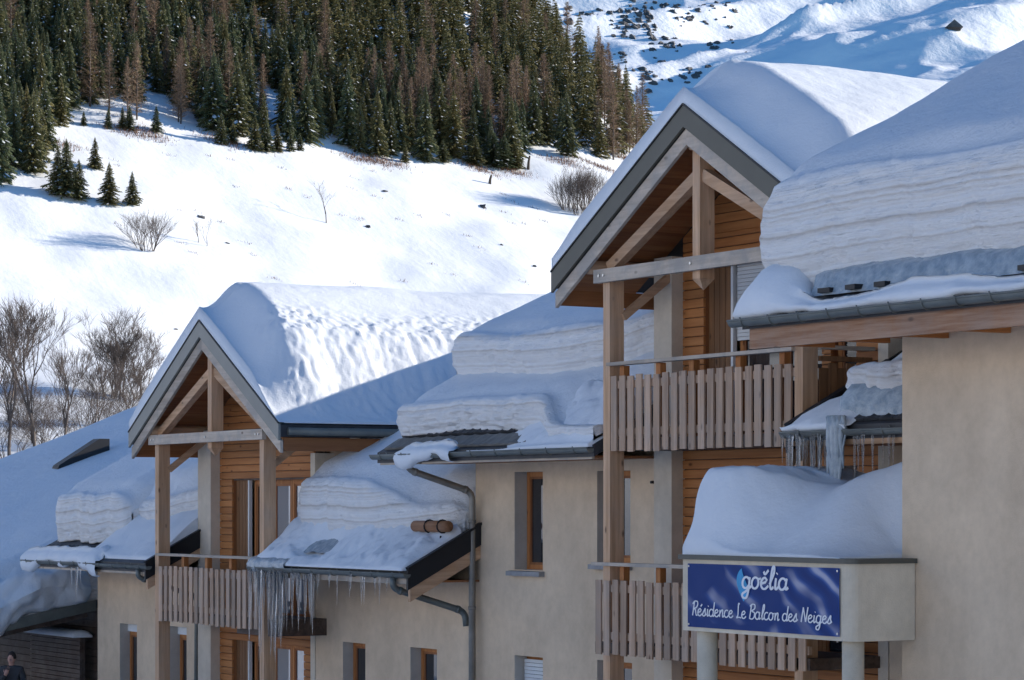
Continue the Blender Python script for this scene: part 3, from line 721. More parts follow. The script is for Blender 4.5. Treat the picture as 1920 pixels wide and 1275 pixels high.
for u in (-22.3, -21.82, -21.38, -20.8, -19.2, -17.9): inst(me, 'snow_hook', B3, (u, 16.97+0.02*math.sin(u*9), zr4(16.98)+0.075), 0.1*math.sin(u*5))

# ---------- entrance canopy with the banner
K = thing('entrance_canopy', (-23.3, 17.0, 0), 'pale entrance canopy on round white columns below the near eave', 'canopy')
cu0, cu1, cv = -24.87, -21.80, 16.96
pts = [(cu0, cv), (cu1-0.12, cv)]+[(cu1-0.12+0.12*math.sin(a), cv+0.12-0.12*math.cos(a)) for a in (0.26, 0.52, 0.79, 1.05, 1.31, 1.57)]+[(cu1, 17.79), (-22.06, 17.79), (-22.06, 19.0), (cu0, 19.0)]
MB().prism(pts, 2, 3.61, 4.41).build('parapet', 'plaster_white', K)
cen = Vector((-23.3, 18.0)); big = [(p[0]+(0.04 if p[0] > -22 else (-0.04 if p[0] < -24.8 else 0)), p[1]-(0.04 if p[1] < 17.2 else 0)) for p in pts]
MB().prism(big, 2, 4.412, 4.462).build('coping', 'fascia_metal', K)
for u, v in ((-24.62, 17.12), (-21.98, 17.12)):
    MB().tube([(u, v, -1.0), (u, v, 3.605)], 0.115, 28).build('column', 'plaster_white', K, True)
# ---------- banner with its lettering (flat print, stroke letters)
BN = thing('banner', (-23.3, 16.95, 3.64), 'blue printed banner with white lettering, fixed to the canopy front', 'banner')
bu0, bu1, bz0, bz1 = -24.75, -21.98, 3.655, 4.365
rows = []
for i in range(41):
    u = lerp(bu0, bu1, i/40); rows.append([(u, 16.946-0.004*math.sin(i*0.9)*math.sin(j*0.7)-0.002, lerp(bz0, bz1, j/10)) for j in range(11)])
MB().grid(rows).build('sheet', 'banner_print', BN, True)
for u in (bu0+0.03, bu1-0.03):
    for z in (bz0+0.03, bz1-0.03): MB().tube([(u, 16.942, z), (u, 16.934, z)], 0.012, 10).build('eyelet', 'steel', BN)
def EL(cx, cy, rx, ry, a0, a1, n=14): return [(cx+rx*math.cos(R(lerp(a0, a1, i/n))), cy+ry*math.sin(R(lerp(a0, a1, i/n)))) for i in range(n+1)]
O_ = EL(0.38, 0.5, 0.36, 0.5, 60, 420)
GL = {  # x-height 1; (strokes, advance)
 'o': ([O_+[(0.75, 0.86), (0.95, 0.92)]], 0.95),
 'a': ([EL(0.38, 0.5, 0.36, 0.5, 40, 330), [(0.76, 1.0), (0.72, 0.3), (0.80, 0.04), (1.0, 0.22)]], 1.0),
 'e': ([[(0.06, 0.45), (0.5, 0.6), (0.62, 0.82), (0.42, 1.0)]+EL(0.42, 0.5, 0.38, 0.5, 100, 300)+[(0.85, 0.3)]], 0.86),
 'c': ([EL(0.42, 0.5, 0.38, 0.5, 55, 305)+[(0.85, 0.3)]], 0.84),
 's': ([[(0.0, 0.1), (0.45, 1.05), (0.5, 0.6), (0.62, 0.25), (0.35, 0.0), (0.1, 0.12)], [(0.5, 0.05), (0.8, 0.3)]], 0.78),
 'd': ([EL(0.38, 0.5, 0.36, 0.5, 40, 330), [(0.80, 2.0), (0.72, 0.3), (0.80, 0.04), (1.0, 0.22)]], 1.0),
 'l': ([[(0.1, 0.4), (0.45, 1.4), (0.42, 2.0), (0.25, 1.8), (0.18, 0.5), (0.3, 0.02), (0.55, 0.22)]], 0.55),
 'i': ([[(0.15, 1.0), (0.15, 0.25), (0.25, 0.02), (0.48, 0.22)], [(0.2, 1.35), (0.24, 1.45)]], 0.5),
 'n': ([[(0.12, 1.0), (0.14, 0.0)], [(0.14, 0.5), (0.4, 0.95), (0.6, 0.9), (0.62, 0.25), (0.72, 0.02), (0.92, 0.22)]], 0.92),
 'g': ([EL(0.38, 0.5, 0.36, 0.5, 40, 330), [(0.76, 1.0), (0.72, -0.3), (0.55, -0.85), (0.2, -0.8), (0.15, -0.5), (0.5, -0.25), (1.0, 0.2)]], 1.0),
 'R': ([[(0.15, 0.0), (0.3, 1.95)], [(0.0, 1.6), (0.35, 2.0), (0.85, 1.95), (0.95, 1.5), (0.7, 1.1), (0.25, 1.0), (0.6, 0.8), (0.85, 0.1), (1.1, 0.1)]], 1.1),
 'L': ([[(0.45, 1.9), (0.25, 2.0), (0.25, 1.4), (0.3, 0.4), (0.1, 0.05), (0.5, 0.12), (0.95, 0.05)]], 0.95),
 'B': ([[(0.15, 0.0), (0.3, 1.95)], [(0.0, 1.7), (0.4, 2.0), (0.85, 1.9), (0.85, 1.4), (0.4, 1.08), (0.9, 0.85), (0.92, 0.3), (0.6, 0.0), (0.15, 0.05)]], 1.1),
 'N': ([[(0.1, 0.0), (0.25, 1.95)], [(0.25, 1.95), (0.85, 0.05)], [(0.85, 0.05), (1.0, 2.0)]], 1.2), ' ': ([], 0.5)}
GL['é'] = (GL['e'][0]+[[(0.42, 1.3), (0.68, 1.62)]], 0.86)
GL['ë'] = (GL['e'][0]+[[(0.22, 1.55), (0.40, 1.3), (0.72, 1.68)]], 0.86)
def cr(p, n=5):
    if len(p) < 3: return p
    out = []; q = [p[0]]+list(p)+[p[-1]]
    for i in range(1, len(q)-2):
        for k in range(n):
            t_ = k/n; out.append(tuple(0.5*((2*q[i][c])+(-q[i-1][c]+q[i+1][c])*t_+(2*q[i-1][c]-5*q[i][c]+4*q[i+1][c]-q[i+2][c])*t_*t_+(-q[i-1][c]+3*q[i][c]-3*q[i+1][c]+q[i+2][c])*t_**3) for c in (0, 1)))
    return out+[p[-1]]
def lettering(text, u, z, h, width, wt, name='lettering', skew=0.16):
    adv = sum(GL[c][1] for c in text); sx = width/adv; x = 0; mb = MB(); n_ = [0]
    for ch in text:
        for st in GL[ch][0]:
            p = cr(st) if len(st) < 14 else st
            P = [Vector((u+(x+a)*sx+skew*b*h, z+b*h)) for a, b in p]; L = []; Rr = []
            for i, c in enumerate(P):
                d = (P[min(i+1, len(P)-1)]-P[max(i-1, 0)]); d = d.normalized() if d.length > 0 else Vector((1, 0))
                w_ = wt*(0.72+0.5*abs(d.y)); nn = Vector((-d.y, d.x))*w_/2; L.append(c+nn); Rr.append(c-nn)
            vv = 16.9365-0.0012*(n_[0] % 3); n_[0] += 1
            mb.grid([[(q.x, vv-i*2e-5, q.y) for i, q in enumerate(L)], [(q.x, vv-i*2e-5, q.y) for i, q in enumerate(Rr)]])
        x += GL[ch][1]
    return mb.build(name, 'letter_white', BN)
lettering('goëlia', -23.70, 4.115, 0.122, 0.84, 0.030)
lettering('Résidence Le Balcon des Neiges', -24.66, 3.785, 0.080, 2.56, 0.0175)
lf = []
for i in range(25):
    a = i/24; lf.append((a, 0.5*math.sin(math.pi*a**0.75)))
P = [(-23.70-0.22*w_+0.03*a, 4.33-0.36*a) for a, w_ in lf]+[(-23.70+0.16*math.sin(math.pi*a)*a+0.03*a, 4.33-0.36*a) for a, w_ in lf[::-1][1:-1]]
MB().add([(p[0], 16.9372, p[1]) for p in P], [tuple(range(len(P)))]).build('leaf_emblem', 'leaf_blue', BN)

# ------------------------------------------------------------------ snow lying on the roofs
def eave_roll(name, label, u0, u1, v, zr, wid, hgt, seed, n=120, group='thin snow rolls along the gutters', droop=0.10):
    rows = []
    for i in range(n+1):
        u = lerp(u0, u1, i/n); e = min(1, (u-u0)/0.25, (u1-u)/0.25); e = math.sqrt(max(e, 0.0))
        w_ = wid(u)*(0.25+0.75*e); h_ = hgt(u)*(0.15+0.85*e)*(1+0.25*fb(u*1.7, seed, 0.3, 3)); dr = droop*max(0, fb(u*0.9, seed+7, 0, 2)+0.25)
        row = []
        prof = [(-0.02, -0.05-dr), (-0.10, -0.03-dr), (-0.13, 0.02-dr*0.7), (-0.11, 0.4*h_), (-0.04, 0.75*h_), (0.08, 0.95*h_), (0.3*w_, h_), (0.6*w_, 0.85*h_), (0.85*w_, 0.45*h_), (w_, 0.0)]
        for a, b in prof:
            vv = v+a+0.03*fb(u*3, a*5, seed, 3); row.append((u, vv, max(zr(max(vv, v-0.05)), zr(v)-0.02)+b+0.02*fb(u*4, b*6+a*3, seed+3, 3)))
        rows.append(row)
    mb = MB(); mb.grid(rows)
    return tag(mb.build(name, 'snow', None, True), label, 'snow', group)
# near house
TOP4 = lambda u, v: zr4(v)+1.33+0.05*fb(u*0.5, v*0.5, 2)
snow_block('roof_snow', 'thickest layered snow slab, on the near house above the long gutter', -23.75, -9.0, lambda u: 17.17+0.05*math.sin(u*0.8)+0.10*smooth(-23.0, -22.0, u), zr4, lambda u: 1.22+0.04*math.sin(u*1.3), TOP4, 22.0, nu=200, end=(0.5, 0), bulge=0.10, rough=0.04, seed=1.0, nc=44)
eave_roll('eave_snow', 'wavy strip of snow hanging over the near house gutter', -23.55, -9.0, 16.84, zr4, lambda u: 0.15+0.07*math.sin(u*2.1)+0.47*(1-smooth(-23.2, -22.4, u)), lambda u: 0.10+0.06*math.sin(u*2.1+0.5)+0.34*(1-smooth(-23.3, -22.3, u)), 2.0, 260)
# ice sheet under the near block
MB().grid([[(u, 17.02+0.02*fb(u*2, 0, 1), zr4(17.02)+0.03), (u, 17.07+0.02*fb(u*3, 1, 1), zr4(17.06)+0.13+0.03*fb(u*2, 4, 1)), (u, 17.11, zr4(17.1)+0.24+0.05*fb(u*1.4, 2, 1)), (u, 17.4, zr4(17.4)+0.2)] for u in lin(-22.6, -9.0, 160)]).build('ice_sheet', 'ice_cloudy', None, True)
tag(bpy.context.scene.objects['ice_sheet'], 'blue-grey ice sheet under the thickest snow slab', 'ice')
# tall wing: two steps
stp = lambda u: 20.05+0.10*math.sin(u*1.2)+0.25*smooth(-31.2, -30.2, u)
TOPL = lambda u, v: zr2(v)+0.52+0.04*fb(u, v, 3)+0.25*smooth(19.3, 20.1, v)*0
def lowf(u): return 19.22+0.03*math.sin(u*2)-0.30*smooth(-31.7, -30.9, u)
snow_block('roof_snow', 'lower step of layered snow above the bare tiles on the tall wing', -35.95, -29.74, lowf, lambda v: zr2(v)+0.04, lambda u: 0.50-0.34*smooth(-31.8, -30.6, u), lambda u, v: zr2(v)+0.52-0.30*smooth(-31.8, -30.6, u)*(1-smooth(19.0, 20.3, v))+0.03*fb(u, v, 3), 21.0, nu=120, end=(0.3, 0), bulge=0.07, rough=0.03, seed=4.0, nc=26)
snow_block('roof_snow', 'upper step of layered snow set back on the tall wing', -35.9, -29.74, stp, lambda v: zr2(v)+0.45, lambda u: 0.66+0.05*math.sin(u*1.7), lambda u, v: zr2(v)+1.15-0.09*(v-20)*0.9+0.03*fb(u, v, 5), 25.0, nu=110, end=(0.5, 0), bulge=0.10, rough=0.03, seed=7.0, nc=26)
eave_roll('eave_snow', 'strip of snow drooping over the tall wing gutter beside the pipe', -35.1, -33.4, 18.84, zr2, lambda u: 0.2, lambda u: 0.10, 5.0, 60, droop=0.35)
def spill(u, v):
    t_ = (v-18.80)/0.9; e = smooth(-32.9, -31.5, u+0.9*(t_-0.6)+0.15*fb(u*2, v*2, 5, 3))
    th = (0.09+0.34*smooth(0, 1, t_)+0.07*fb(u*1.6, v*1.6, 8, 3)+0.03*fb(u*5, v*5, 8, 2))*e*smooth(-0.05, 0.15, t_)
    return zr2(max(v, 18.85))-0.02+max(0.0, th)+0.03*e
drift('eave_snow', 'snow spilled over the tiles to the tall wing gutter beside the taller gable', lin(-33.0, -29.76, 100), lin(18.78, 19.75, 44), spill, lip=lambda u, v: zr2(max(v, 18.85))-0.03)
# low wing
snow_block('roof_snow', 'layered snow bank on the low wing above the icicles', -40.0, -34.85, lambda u: 19.38-0.05*math.sin(u)+0.25*smooth(-37.2, -35.2, u), zr1, lambda u: 1.05-0.50*smooth(-37.4, -35.6, u), lambda u, v: zr1(v)+1.12-0.40*smooth(-37.6, -35.6, u)*(1-smooth(19.6, 21.2, v))+0.03*fb(u, v, 5), 25.0, nu=110, end=(0.45, 0.3), bulge=0.05, rough=0.028, seed=11.0)
def lowlip(u, v):
    t_ = (v-18.68)/0.95; e = min(1, (u+40.13)/0.3, (-34.74-u)/0.25); e = math.sqrt(max(0, e))
    bowl = math.exp(-((u+38.35)/0.5)**2-((v-19.12)/0.22)**2)
    th = 0.15+0.26*smooth(0.05, 1.0, t_)*(1-0.75*smooth(-36.9, -35.6, u))+0.10*fb(u*1.1, v*1.2, 13, 3)+0.05*fb(u*4, v*4, 3, 3)
    return max(zr1(max(v, 18.78)), 4.03)+0.015+max(0.02, th*(0.25+0.75*e)*smooth(-0.06, 0.16, t_)-0.34*bowl)
drift('eave_snow', 'ragged snow apron sliding to the low wing gutter above the icicles', lin(-40.12, -34.76, 150), lin(18.68, 19.7, 46), lowlip, lip=lambda u, v: max(zr1(max(v, 18.8))-0.01, 4.0))
# left wing
snow_block('roof_snow', 'layered snow block with a ragged foot on the far left wing', -50.8, -47.3, lambda u: 19.35+0.04*math.sin(u*3), zr0, lambda u: 0.95, lambda u, v: zr0(v)+1.0+0.03*fb(u, v, 9), 25.0, nu=80, end=(0.35, 0.5), bulge=0.02, rough=0.03, seed=15.0)
snow_block('roof_snow', 'set-back snow bank on the far left wing behind the post', -47.75, -44.7, lambda u: 20.1+0.3*math.sin(u*1.1), zr0, lambda u: 0.62, lambda u, v: zr0(v)+0.95+0.03*fb(u, v, 12), 25.0, nu=70, end=(0.5, 0), bulge=0.08, rough=0.02, seed=17.0)
drift('roof_snow', 'smooth thin snow below the set-back bank on the far left wing', lin(-47.6, -44.72, 50), lin(18.9, 20.6, 30), lambda u, v: zr0(v)+0.06+0.22*smooth(18.9, 20.0, v)+0.10*smooth(-46.6, -47.5, u)+0.05*fb(u*1.5, v*1.5, 3), lip=lambda u, v: zr0(v)-0.01)
eave_roll('eave_snow', 'rolled snow fringe over the far left gutter', -50.9, -46.9, 18.82, zr0, lambda u: 0.20+0.2*smooth(-47.8, -47, u), lambda u: 0.20, 19.0, 110, droop=0.28)
# small roof
snow_block('roof_snow', 'curved snow bank on the small icy roof beside the near house', -24.55, -21.95, lambda u: 18.72+0.12*smooth(-23.2, -24.5, u), zr3, lambda u: 0.50+0.1*smooth(-24.5, -22.5, u), lambda u, v: zr3(v)+0.18+0.50*smooth(-24.6, -23.0, u)+0.02*fb(u, v, 9), 22.5, nu=70, end=(0.7, 0), bulge=0.05, rough=0.04, seed=21.0)
eave_roll('eave_snow', 'snow crust at the corner of the small icy roof', -24.95, -23.75, 18.50, zr3, lambda u: 0.7, lambda u: 0.13, 22.0, 50, droop=0.0)
tag(MB().tube([(-22.62, 18.42, 6.0), (-22.45, 18.41, 5.98), (-22.2, 18.42, 6.0), (-22.0, 18.44, 6.02)], [0.05, 0.17, 0.2, 0.12], 14).build('snow_clump', 'snow', None, True), 'small clump of snow hanging on the short gutter by the near wall', 'snow')
# canopy
def canz(u, v):
    k = 1-smooth(-24.6, -23.4, u); d = v-16.97
    rise = lerp(1.25, 0.42, k); top = 1.0-0.22*math.exp(-((u+23.55)/0.55)**2)+0.10*smooth(-23.2, -22.4, u)
    e = min(1, max(0, (u+24.90)/0.13)); e = math.sqrt(1-(1-e)**2)
    rr = smooth(-0.1, 1.15, -21.98-u)
    h_ = top*(smooth(-0.10, rise, d)**0.85)*(rr if v < 17.8 else lerp(rr, 1, smooth(17.8, 18.5, v)))
    return 4.464+max(0.01, h_*(0.45+0.55*e)+0.012*fb(u*3, v*3, 2)+0.03*k*fb(u*2, v*6, 7))
drift('roof_snow', 'smooth blue shaded drift curling over the entrance canopy', lin(-24.9, -22.03, 80), lin(16.975, 18.95, 70), canz, lip=lambda u, v: 4.463)
CS = sc.collection.objects[-1]
for v_ in CS.data.vertices:
    w_ = v_.co+WL[CS]
    if w_.x < -24.4 and w_.z > 4.8: v_.co.x -= 0.13*smooth(4.8, 5.25, w_.z)*smooth(-24.4, -24.85, w_.x)

# gabled roofs
def gable_snow(label, uc, za, T0, v1, seed, crumb, thin):
    hw, s_ = 3.14, 0.588; us = lin(uc-hw, uc, 60)+lin(uc+0.05, uc+hw, 130); vs_ = [18.71+(v1-18.71)*(i/190)**1.3 for i in range(191)]
    def f(u, v):
        x = u-uc; ax = abs(x); r = za+0.02-s_*ax
        rnd = s_*(math.sqrt(ax*ax+0.75**2)-ax)
        wv_ = (0.74-0.16*smooth(0.3, 2.9, x) if x > 0 else 0.62)+0.06*fb(x*0.8, seed, 0, 2)
        d = v-18.71
        fr = 0.27+0.73*smooth(0.0, 1.0, d/(wv_*1.25))**0.9
        T_ = T0*(1+0.05*fb(x*0.6, v*0.4, seed, 2))
        if x > 0 and thin: T_ *= 1-0.93*smooth(1.9, 3.02, x+0.10*fb(v*1.4, seed+3, 0, 3))
        elif x > 0: T_ *= 1-0.35*smooth(2.2, 3.1, x)
        else: T_ *= 1-0.30*smooth(2.4, 3.14, -x)
        z = r-rnd*0.75*smooth(-0.15, 0.55, d)+T_*fr
        if crumb and x > 0.6:
            c = smooth(0.9, 1.7, x+0.25*fb(v*0.7, 1.3, seed, 2))*smooth(0.25, 0.7, d)*(1-0.6*smooth(2.7, 3.1, x))
            z += c*(0.055*abs(fb(u*3.4+0.5*fb(u, v, 2), v*3.8, seed, 4))-0.02+0.03*fb(u*10, v*12, seed, 2))
        return z+0.010*fb(u*2.5, v*2.5, seed+2, 3)
    return drift('roof_snow', label, us, vs_, f, lip=lambda u, v: za-s_*abs(u-uc)+0.012)
gable_snow('snow cap on the lower gable, crumbled and bright along its right slope', -42.14, 8.19, 1.01, 27.5, 3.3, True, True)
gable_snow('smooth snow cap on the taller gable, sunlit behind the crest', -27.42, 9.99, 0.95, 27.5, 9.1, False, False)

# ------------------------------------------------------------------ far left: low porch roof, dark boarded wall, screen, person
N0 = thing('low_porch', (-56, 19.6, 0), 'dark timber porch at the far left edge with a heavy snow roof', 'house')
zr5 = lambda v: 2.66+0.20*(v-18.57)
MB().prism([(16.8, zr5(16.8)), (27, zr5(27)), (27, zr5(27)-0.16), (16.8, zr5(16.8)-0.16)], 0, -63, -51.65).build('roof', 'roof_tile', N0)
MB().prism([(16.75, zr5(16.75)+0.02), (20.6, zr5(20.6)+0.02), (20.6, zr5(20.6)-0.2), (16.75, zr5(16.75)-0.2)], 0, -51.64, -51.60).build('verge_flashing', 'zinc', N0)
for i in range(5): MB().bar((-51.9-i*2.2, 16.9, zr5(16.9)-0.24), (-51.9-i*2.2, 20.5, zr5(20.5)-0.24), 0.12, 0.16).build('rafter', 'wood_dark_u', N0)
bw = MB().box(-63, -50.06, 20.75, 27, -1.2, 3.05).build('wall', 'dark_room', N0)
z = -0.2
while z < 2.9: MB().box(-58, -50.08, 20.70, 20.745, z, z+0.14).build('board', 'wood_dark_u', bw); z += 0.15
snow_block('roof_snow', 'broad smooth blue snow field on the far left porch roof', -63, -51.7, lambda u: 17.4+0*u, zr5, lambda u: 1.0, lambda u, v: zr5(v)+1.15-0.077*(u+51.7)+0.17*(v-18.57)+0.05*fb(u*0.5, v*0.5, 2), 27.0, nu=60, end=(0, 0.5), bulge=0.1, seed=31.0)
MB().prism([(22.5, 5.75), (23.85, 6.2), (23.85, 6.60), (23.6, 6.60), (22.6, 5.97)], 0, -59.3, -58.9).build('roof_vent', 'black_metal', N0)
lm = MB(); lr = []
for i in range(61):
    v = lerp(16.6, 20.5, i/60); rw = []
    for a in lin(0, 2*math.pi, 29):
        p_ = Vector((math.cos(a), v*1.3, math.sin(a))); k = 1+0.55*fb(p_.x*1.2, p_.y*1.1, p_.z*1.2+7, 4); e = min(1, (i+1)/8, (61-i)/8)**0.5
        rw.append((-51.75+0.34*k*e*math.cos(a), v, zr5(v)+0.42+0.12*math.sin(v*3)+0.48*k*e*math.sin(a)))
    lr.append(rw)
lm.grid(lr); tag(lm.build('roof_snow', 'snow', None, True), 'lumpy slumped snow along the sloping edge of the dark porch', 'snow')
SCN = thing('wooden_screen', (-53.4, 20.4, 0), 'dark slatted privacy screen capped with snow at the lower left edge', 'screen')
z = 0.0
while z < 2.25: MB().box(-54.8, -51.9, 20.36, 20.40, z, z+0.085).build('slat', 'wood_dark_u', SCN); z += 0.097
for u in (-54.86, -51.95): MB().box(u-0.04, u+0.04, 20.405, 20.48, -0.5, 2.30).build('post', 'wood_grey_z' if u < -54 else 'wood_dark_u', SCN)
drift('screen_snow', 'flat cap of snow along the top of the dark slatted screen', lin(-54.95, -51.85, 40), lin(20.2, 20.62, 10), lambda u, v: 2.32+0.13*math.sqrt(max(0, 1-((v-20.41)/0.22)**2))*min(1, (u+54.96)/0.1, (-51.84-u)/0.1)**0.5+0.01*fb(u*2, v, 2), lip=lambda u, v: 2.30)
def heap(u, v):
    q = ((u+49.9)/1.5)**2+((v-17.0)/0.8)**2; return 0.3+1.45*max(0, 1-q)**0.6+0.06*fb(u*2, v*2, 4)
drift('snow_heap', 'heap of shovelled snow in front of the person', lin(-51.4, -48.4, 40), lin(16.2, 17.8, 26), heap)
# person
def skin_fig(name, verts, edges, rad, mat, parent, root=0, sub=2):
    me = bpy.data.meshes.new(name); me.from_pydata(verts, edges, [])
    o = bpy.data.objects.new(name, me); link(o, parent, (0, 0, 0) if parent is None else WL[parent])
    md = o.modifiers.new('skin', 'SKIN'); 
    for i, r_ in enumerate(rad):
        me.skin_vertices[0].data[i].radius = (r_, r_) if not isinstance(r_, tuple) else r_
    me.skin_vertices[0].data[root].use_root = True
    md.use_smooth_shade = True
    s = o.modifiers.new('sub', 'SUBSURF'); s.levels = s.render_levels = sub
    dg = bpy.context.evaluated_depsgraph_get(); m2 = bpy.data.meshes.new_from_object(o.evaluated_get(dg)); m2.materials.clear(); m2.materials.append(M[mat])
    m2.polygons.foreach_set('use_smooth', [True]*len(m2.polygons))
    o.modifiers.clear(); o.data = m2; return o
bpy.context.view_layer.update()
PE = thing('person', (-50.15, 18.25, 0.38), 'person in a dark jacket raising a hand to the face, beside the dark porch', 'person')
V_ = [(0, 0, .95), (0, 0, 1.15), (0, 0, 1.38), (0, 0, 1.50), (-.19, 0, 1.42), (-.24, -.08, 1.15), (-.05, -.24, 1.32), (.19, 0, 1.42), (.26, .02, 1.14), (.24, -.14, .92), (-.1, 0, .88), (-.11, -.02, .48), (-.11, .02, .06), (-.11, -.14, .03), (.1, 0, .88), (.12, 0, .48), (.12, .03, .06), (.12, -.13, .03)]
E_ = [(0, 1), (1, 2), (2, 3), (2, 4), (4, 5), (5, 6), (2, 7), (7, 8), (8, 9), (0, 10), (10, 11), (11, 12), (12, 13), (0, 14), (14, 15), (15, 16), (16, 17)]
skin_fig('body', V_, E_, [(.18, .13), (.17, .13), (.19, .13), .07, .085, .07, .05, .085, .07, .05, .11, .08, .055, .045, .11, .08, .055, .045], 'jacket', PE)
hd = MB(); rows = []
for i in range(13):
    ph = math.pi*i/12; rows.append([(0.078*math.sin(ph)*math.cos(a)*(1 if i < 8 else 0.92), 0.095*math.sin(ph)*math.sin(a)-(0.012 if 7 < i < 11 and math.sin(a) < -0.3 else 0), 1.64+0.12*math.cos(ph)) for a in lin(0, 2*math.pi, 17)])
hd.grid(rows); hd.tube([(0, -0.09, 1.66), (0, -0.118, 1.62), (0, -0.09, 1.605)], [0.008, 0.016, 0.01], 8); hd.tube([(0, 0, 1.46), (0, -0.01, 1.58)], 0.055, 12)
me = hd.mesh('head', 'skin', (0, 0, 0), True); recalc(me); h_ = inst(me, 'head', PE, WL[PE])
hr = MB(); hr.grid([[(0.088*math.sin(ph)*math.cos(a), 0.105*math.sin(ph)*math.sin(a)+0.016, 1.652+0.128*math.cos(ph)) for a in lin(0, 2*math.pi, 17)] for ph in lin(0, 1.75, 9)])
me = hr.mesh('hair', 'hair', (0, 0, 0), True); inst(me, 'hair', PE, WL[PE])
hn = MB(); hn.tube([(-.05, -.23, 1.31), (-.03, -.22, 1.36), (-.015, -.2, 1.42)], [0.03, 0.042, 0.036], 10)
for i, (dx, L_) in enumerate(((-.036, .062), (-.012, .078), (.012, .072), (.034, .055))): hn.tube([(-.015+dx, -.2, 1.415), (-.012+dx, -.195, 1.415+L_*.55), (-.008+dx, -.165, 1.415+L_)], [0.010, 0.009, 0.007], 7)
hn.tube([(-.05, -.21, 1.36), (-.085, -.2, 1.39), (-.09, -.185, 1.425)], [0.012, 0.011, 0.008], 7)
me = hn.mesh('hand', 'skin', (0, 0, 0), True); recalc(me); inst(me, 'hand', PE, WL[PE])
PE.rotation_euler.z = R(50); 

# ------------------------------------------------------------------ icicles
def icicle_mesh(seed):
    rnd = random.Random(seed); n = 12; pts = []; rs = []
    for i in range(n+1):
        t_ = i/n; pts.append((0.010*math.sin(t_*5+seed)*t_, 0.010*math.cos(t_*4+seed*2)*t_, -t_)); rs.append(max(0.0015, 0.5*((1-t_)**0.75)*(1+0.10*math.sin(t_*19+seed))))
    mb = MB()
    o = len(mb.v); k = 8
    for p, r_ in zip(pts, rs):
        for j in range(k): a = 2*math.pi*j/k; mb.v.append((p[0]+r_*math.cos(a), p[1]+r_*math.sin(a), p[2]))
    for i in range(n):
        for j in range(k): a, b2 = i*k+j, i*k+(j+1) % k; mb.f.append((a, a+k, b2+k, b2)); mb.mi.append(0)
    mb.f.append(tuple(range(k))); mb.mi.append(0)
    return mb.mesh('icicle', 'ice', (0, 0, 0), True)
ICM = [icicle_mesh(i*1.7) for i in range(6)]; ri = random.Random(4)
def icicles(u0, u1, v, z, n, lmin, lmax, label, group, wid=0.075, prof=None):
    for i in range(n):
        u = lerp(u0, u1, (i+ri.uniform(0.1, 0.9))/n); L_ = lerp(lmin, lmax, ri.random()**1.7)
        if prof: L_ *= prof(u)
        o = inst(ri.choice(ICM), 'icicle', None, (u, v+ri.uniform(-0.06, 0.05), z+ri.uniform(-0.02, 0.02)), ri.uniform(0, 6))
        w_ = wid*(0.5+0.5*L_/lmax)*ri.uniform(0.7, 1.2); o.scale = (w_, w_, L_); tag(o, label, 'icicle', group)
icicles(-40.08, -38.75, 18.70, 3.98, 46, 0.35, 1.55, 'long icicle in the dense fringe in front of the lower gable post', 'dense icicles at the left end of the low gutter', 0.066)
icicles(-38.7, -37.6, 18.70, 3.95, 24, 0.2, 1.0, 'icicle on the middle stretch of the low wing gutter', 'icicles along the middle of the low gutter', 0.055)
icicles(-37.2, -35.2, 18.69, 3.95, 12, 0.12, 0.55, 'short icicle near the downpipe end of the low wing gutter', 'sparse icicles at the right end of the low gutter', 0.045)
icicles(-24.95, -24.1, 18.42, 5.84, 34, 0.3, 0.9, 'thin icicle in the curtain under the small icy roof corner', 'icicle curtain under the small roof', 0.05)
icicles(-23.75, -22.9, 18.42, 5.84, 7, 0.3, 0.8, 'single icicle under the small roof nearer the near house', 'separate icicles under the small roof', 0.045)
icicles(-48.1, -47.3, 18.66, 3.85, 5, 0.3, 0.75, 'thin icicle hanging from the far left gutter', 'icicles on the far left gutter', 0.04)
ic = MB()
for k in range(9):
    uu = -24.06+0.035*k+0.01*math.sin(k*7); L_ = (0.75, 0.95, 1.0, 0.92, 1.02, 0.85, 0.9, 0.6, 0.4)[k]; r_ = (0.03, 0.045, 0.055, 0.05, 0.05, 0.045, 0.035, 0.03, 0.02)[k]
    ic.tube([(uu, 18.40+0.02*math.sin(k*3+q), 6.02-q*L_/6) for q in range(7)], [r_*1.3, r_*1.15, r_*(1+0.1*math.sin(k)), r_*0.9, r_*0.75, r_*0.5, 0.006], 9)
tag(ic.build('ice_column', 'ice_cloudy', None, True), 'thick clump of fused icicles hanging from the small roof', 'ice')
tag(MB().grid([[(u, 18.58-0.02*fb(u*3, 1, 0), zr3(18.58)+0.05-0.16*smooth(-24.0, -23.2, u)*(0.6+0.4*fb(u*3, 5, 0))), (u, 18.60+0.02*fb(u*2, 1, 0), zr3(18.6)+0.26), (u, 18.75, zr3(18.75)+0.34)] for u in lin(-24.1, -21.98, 50)]).build('ice_sheet', 'ice_cloudy', None, True), 'grey ice sheet under the snow on the small roof', 'ice')
tag(MB().grid([[(u, 18.68+0.02*fb(u*3, 2, 0), 3.96-0.05*abs(fb(u*4, 1, 1))), (u, 18.64+0.03*fb(u*4, 6, 0), 4.06), (u, 18.72, 4.16), (u, 18.85, 4.2)] for u in lin(-40.1, -38.7, 40)]).build('ice_sheet', 'ice_cloudy', None, True), 'ice crust on the gutter corner above the dense icicles', 'ice')
tag(MB().grid([[(u, v, zr1(v)+0.09+0.10*smooth(19.0, 19.42, v)+0.03*fb(u*4, v*4, 3)) for v in lin(19.02, 19.44, 10)] for u in lin(-38.95, -37.85, 30)]).build('ice_sheet', 'ice_cloudy', None, True), 'hollow of glassy ice in the snow of the low wing', 'ice')
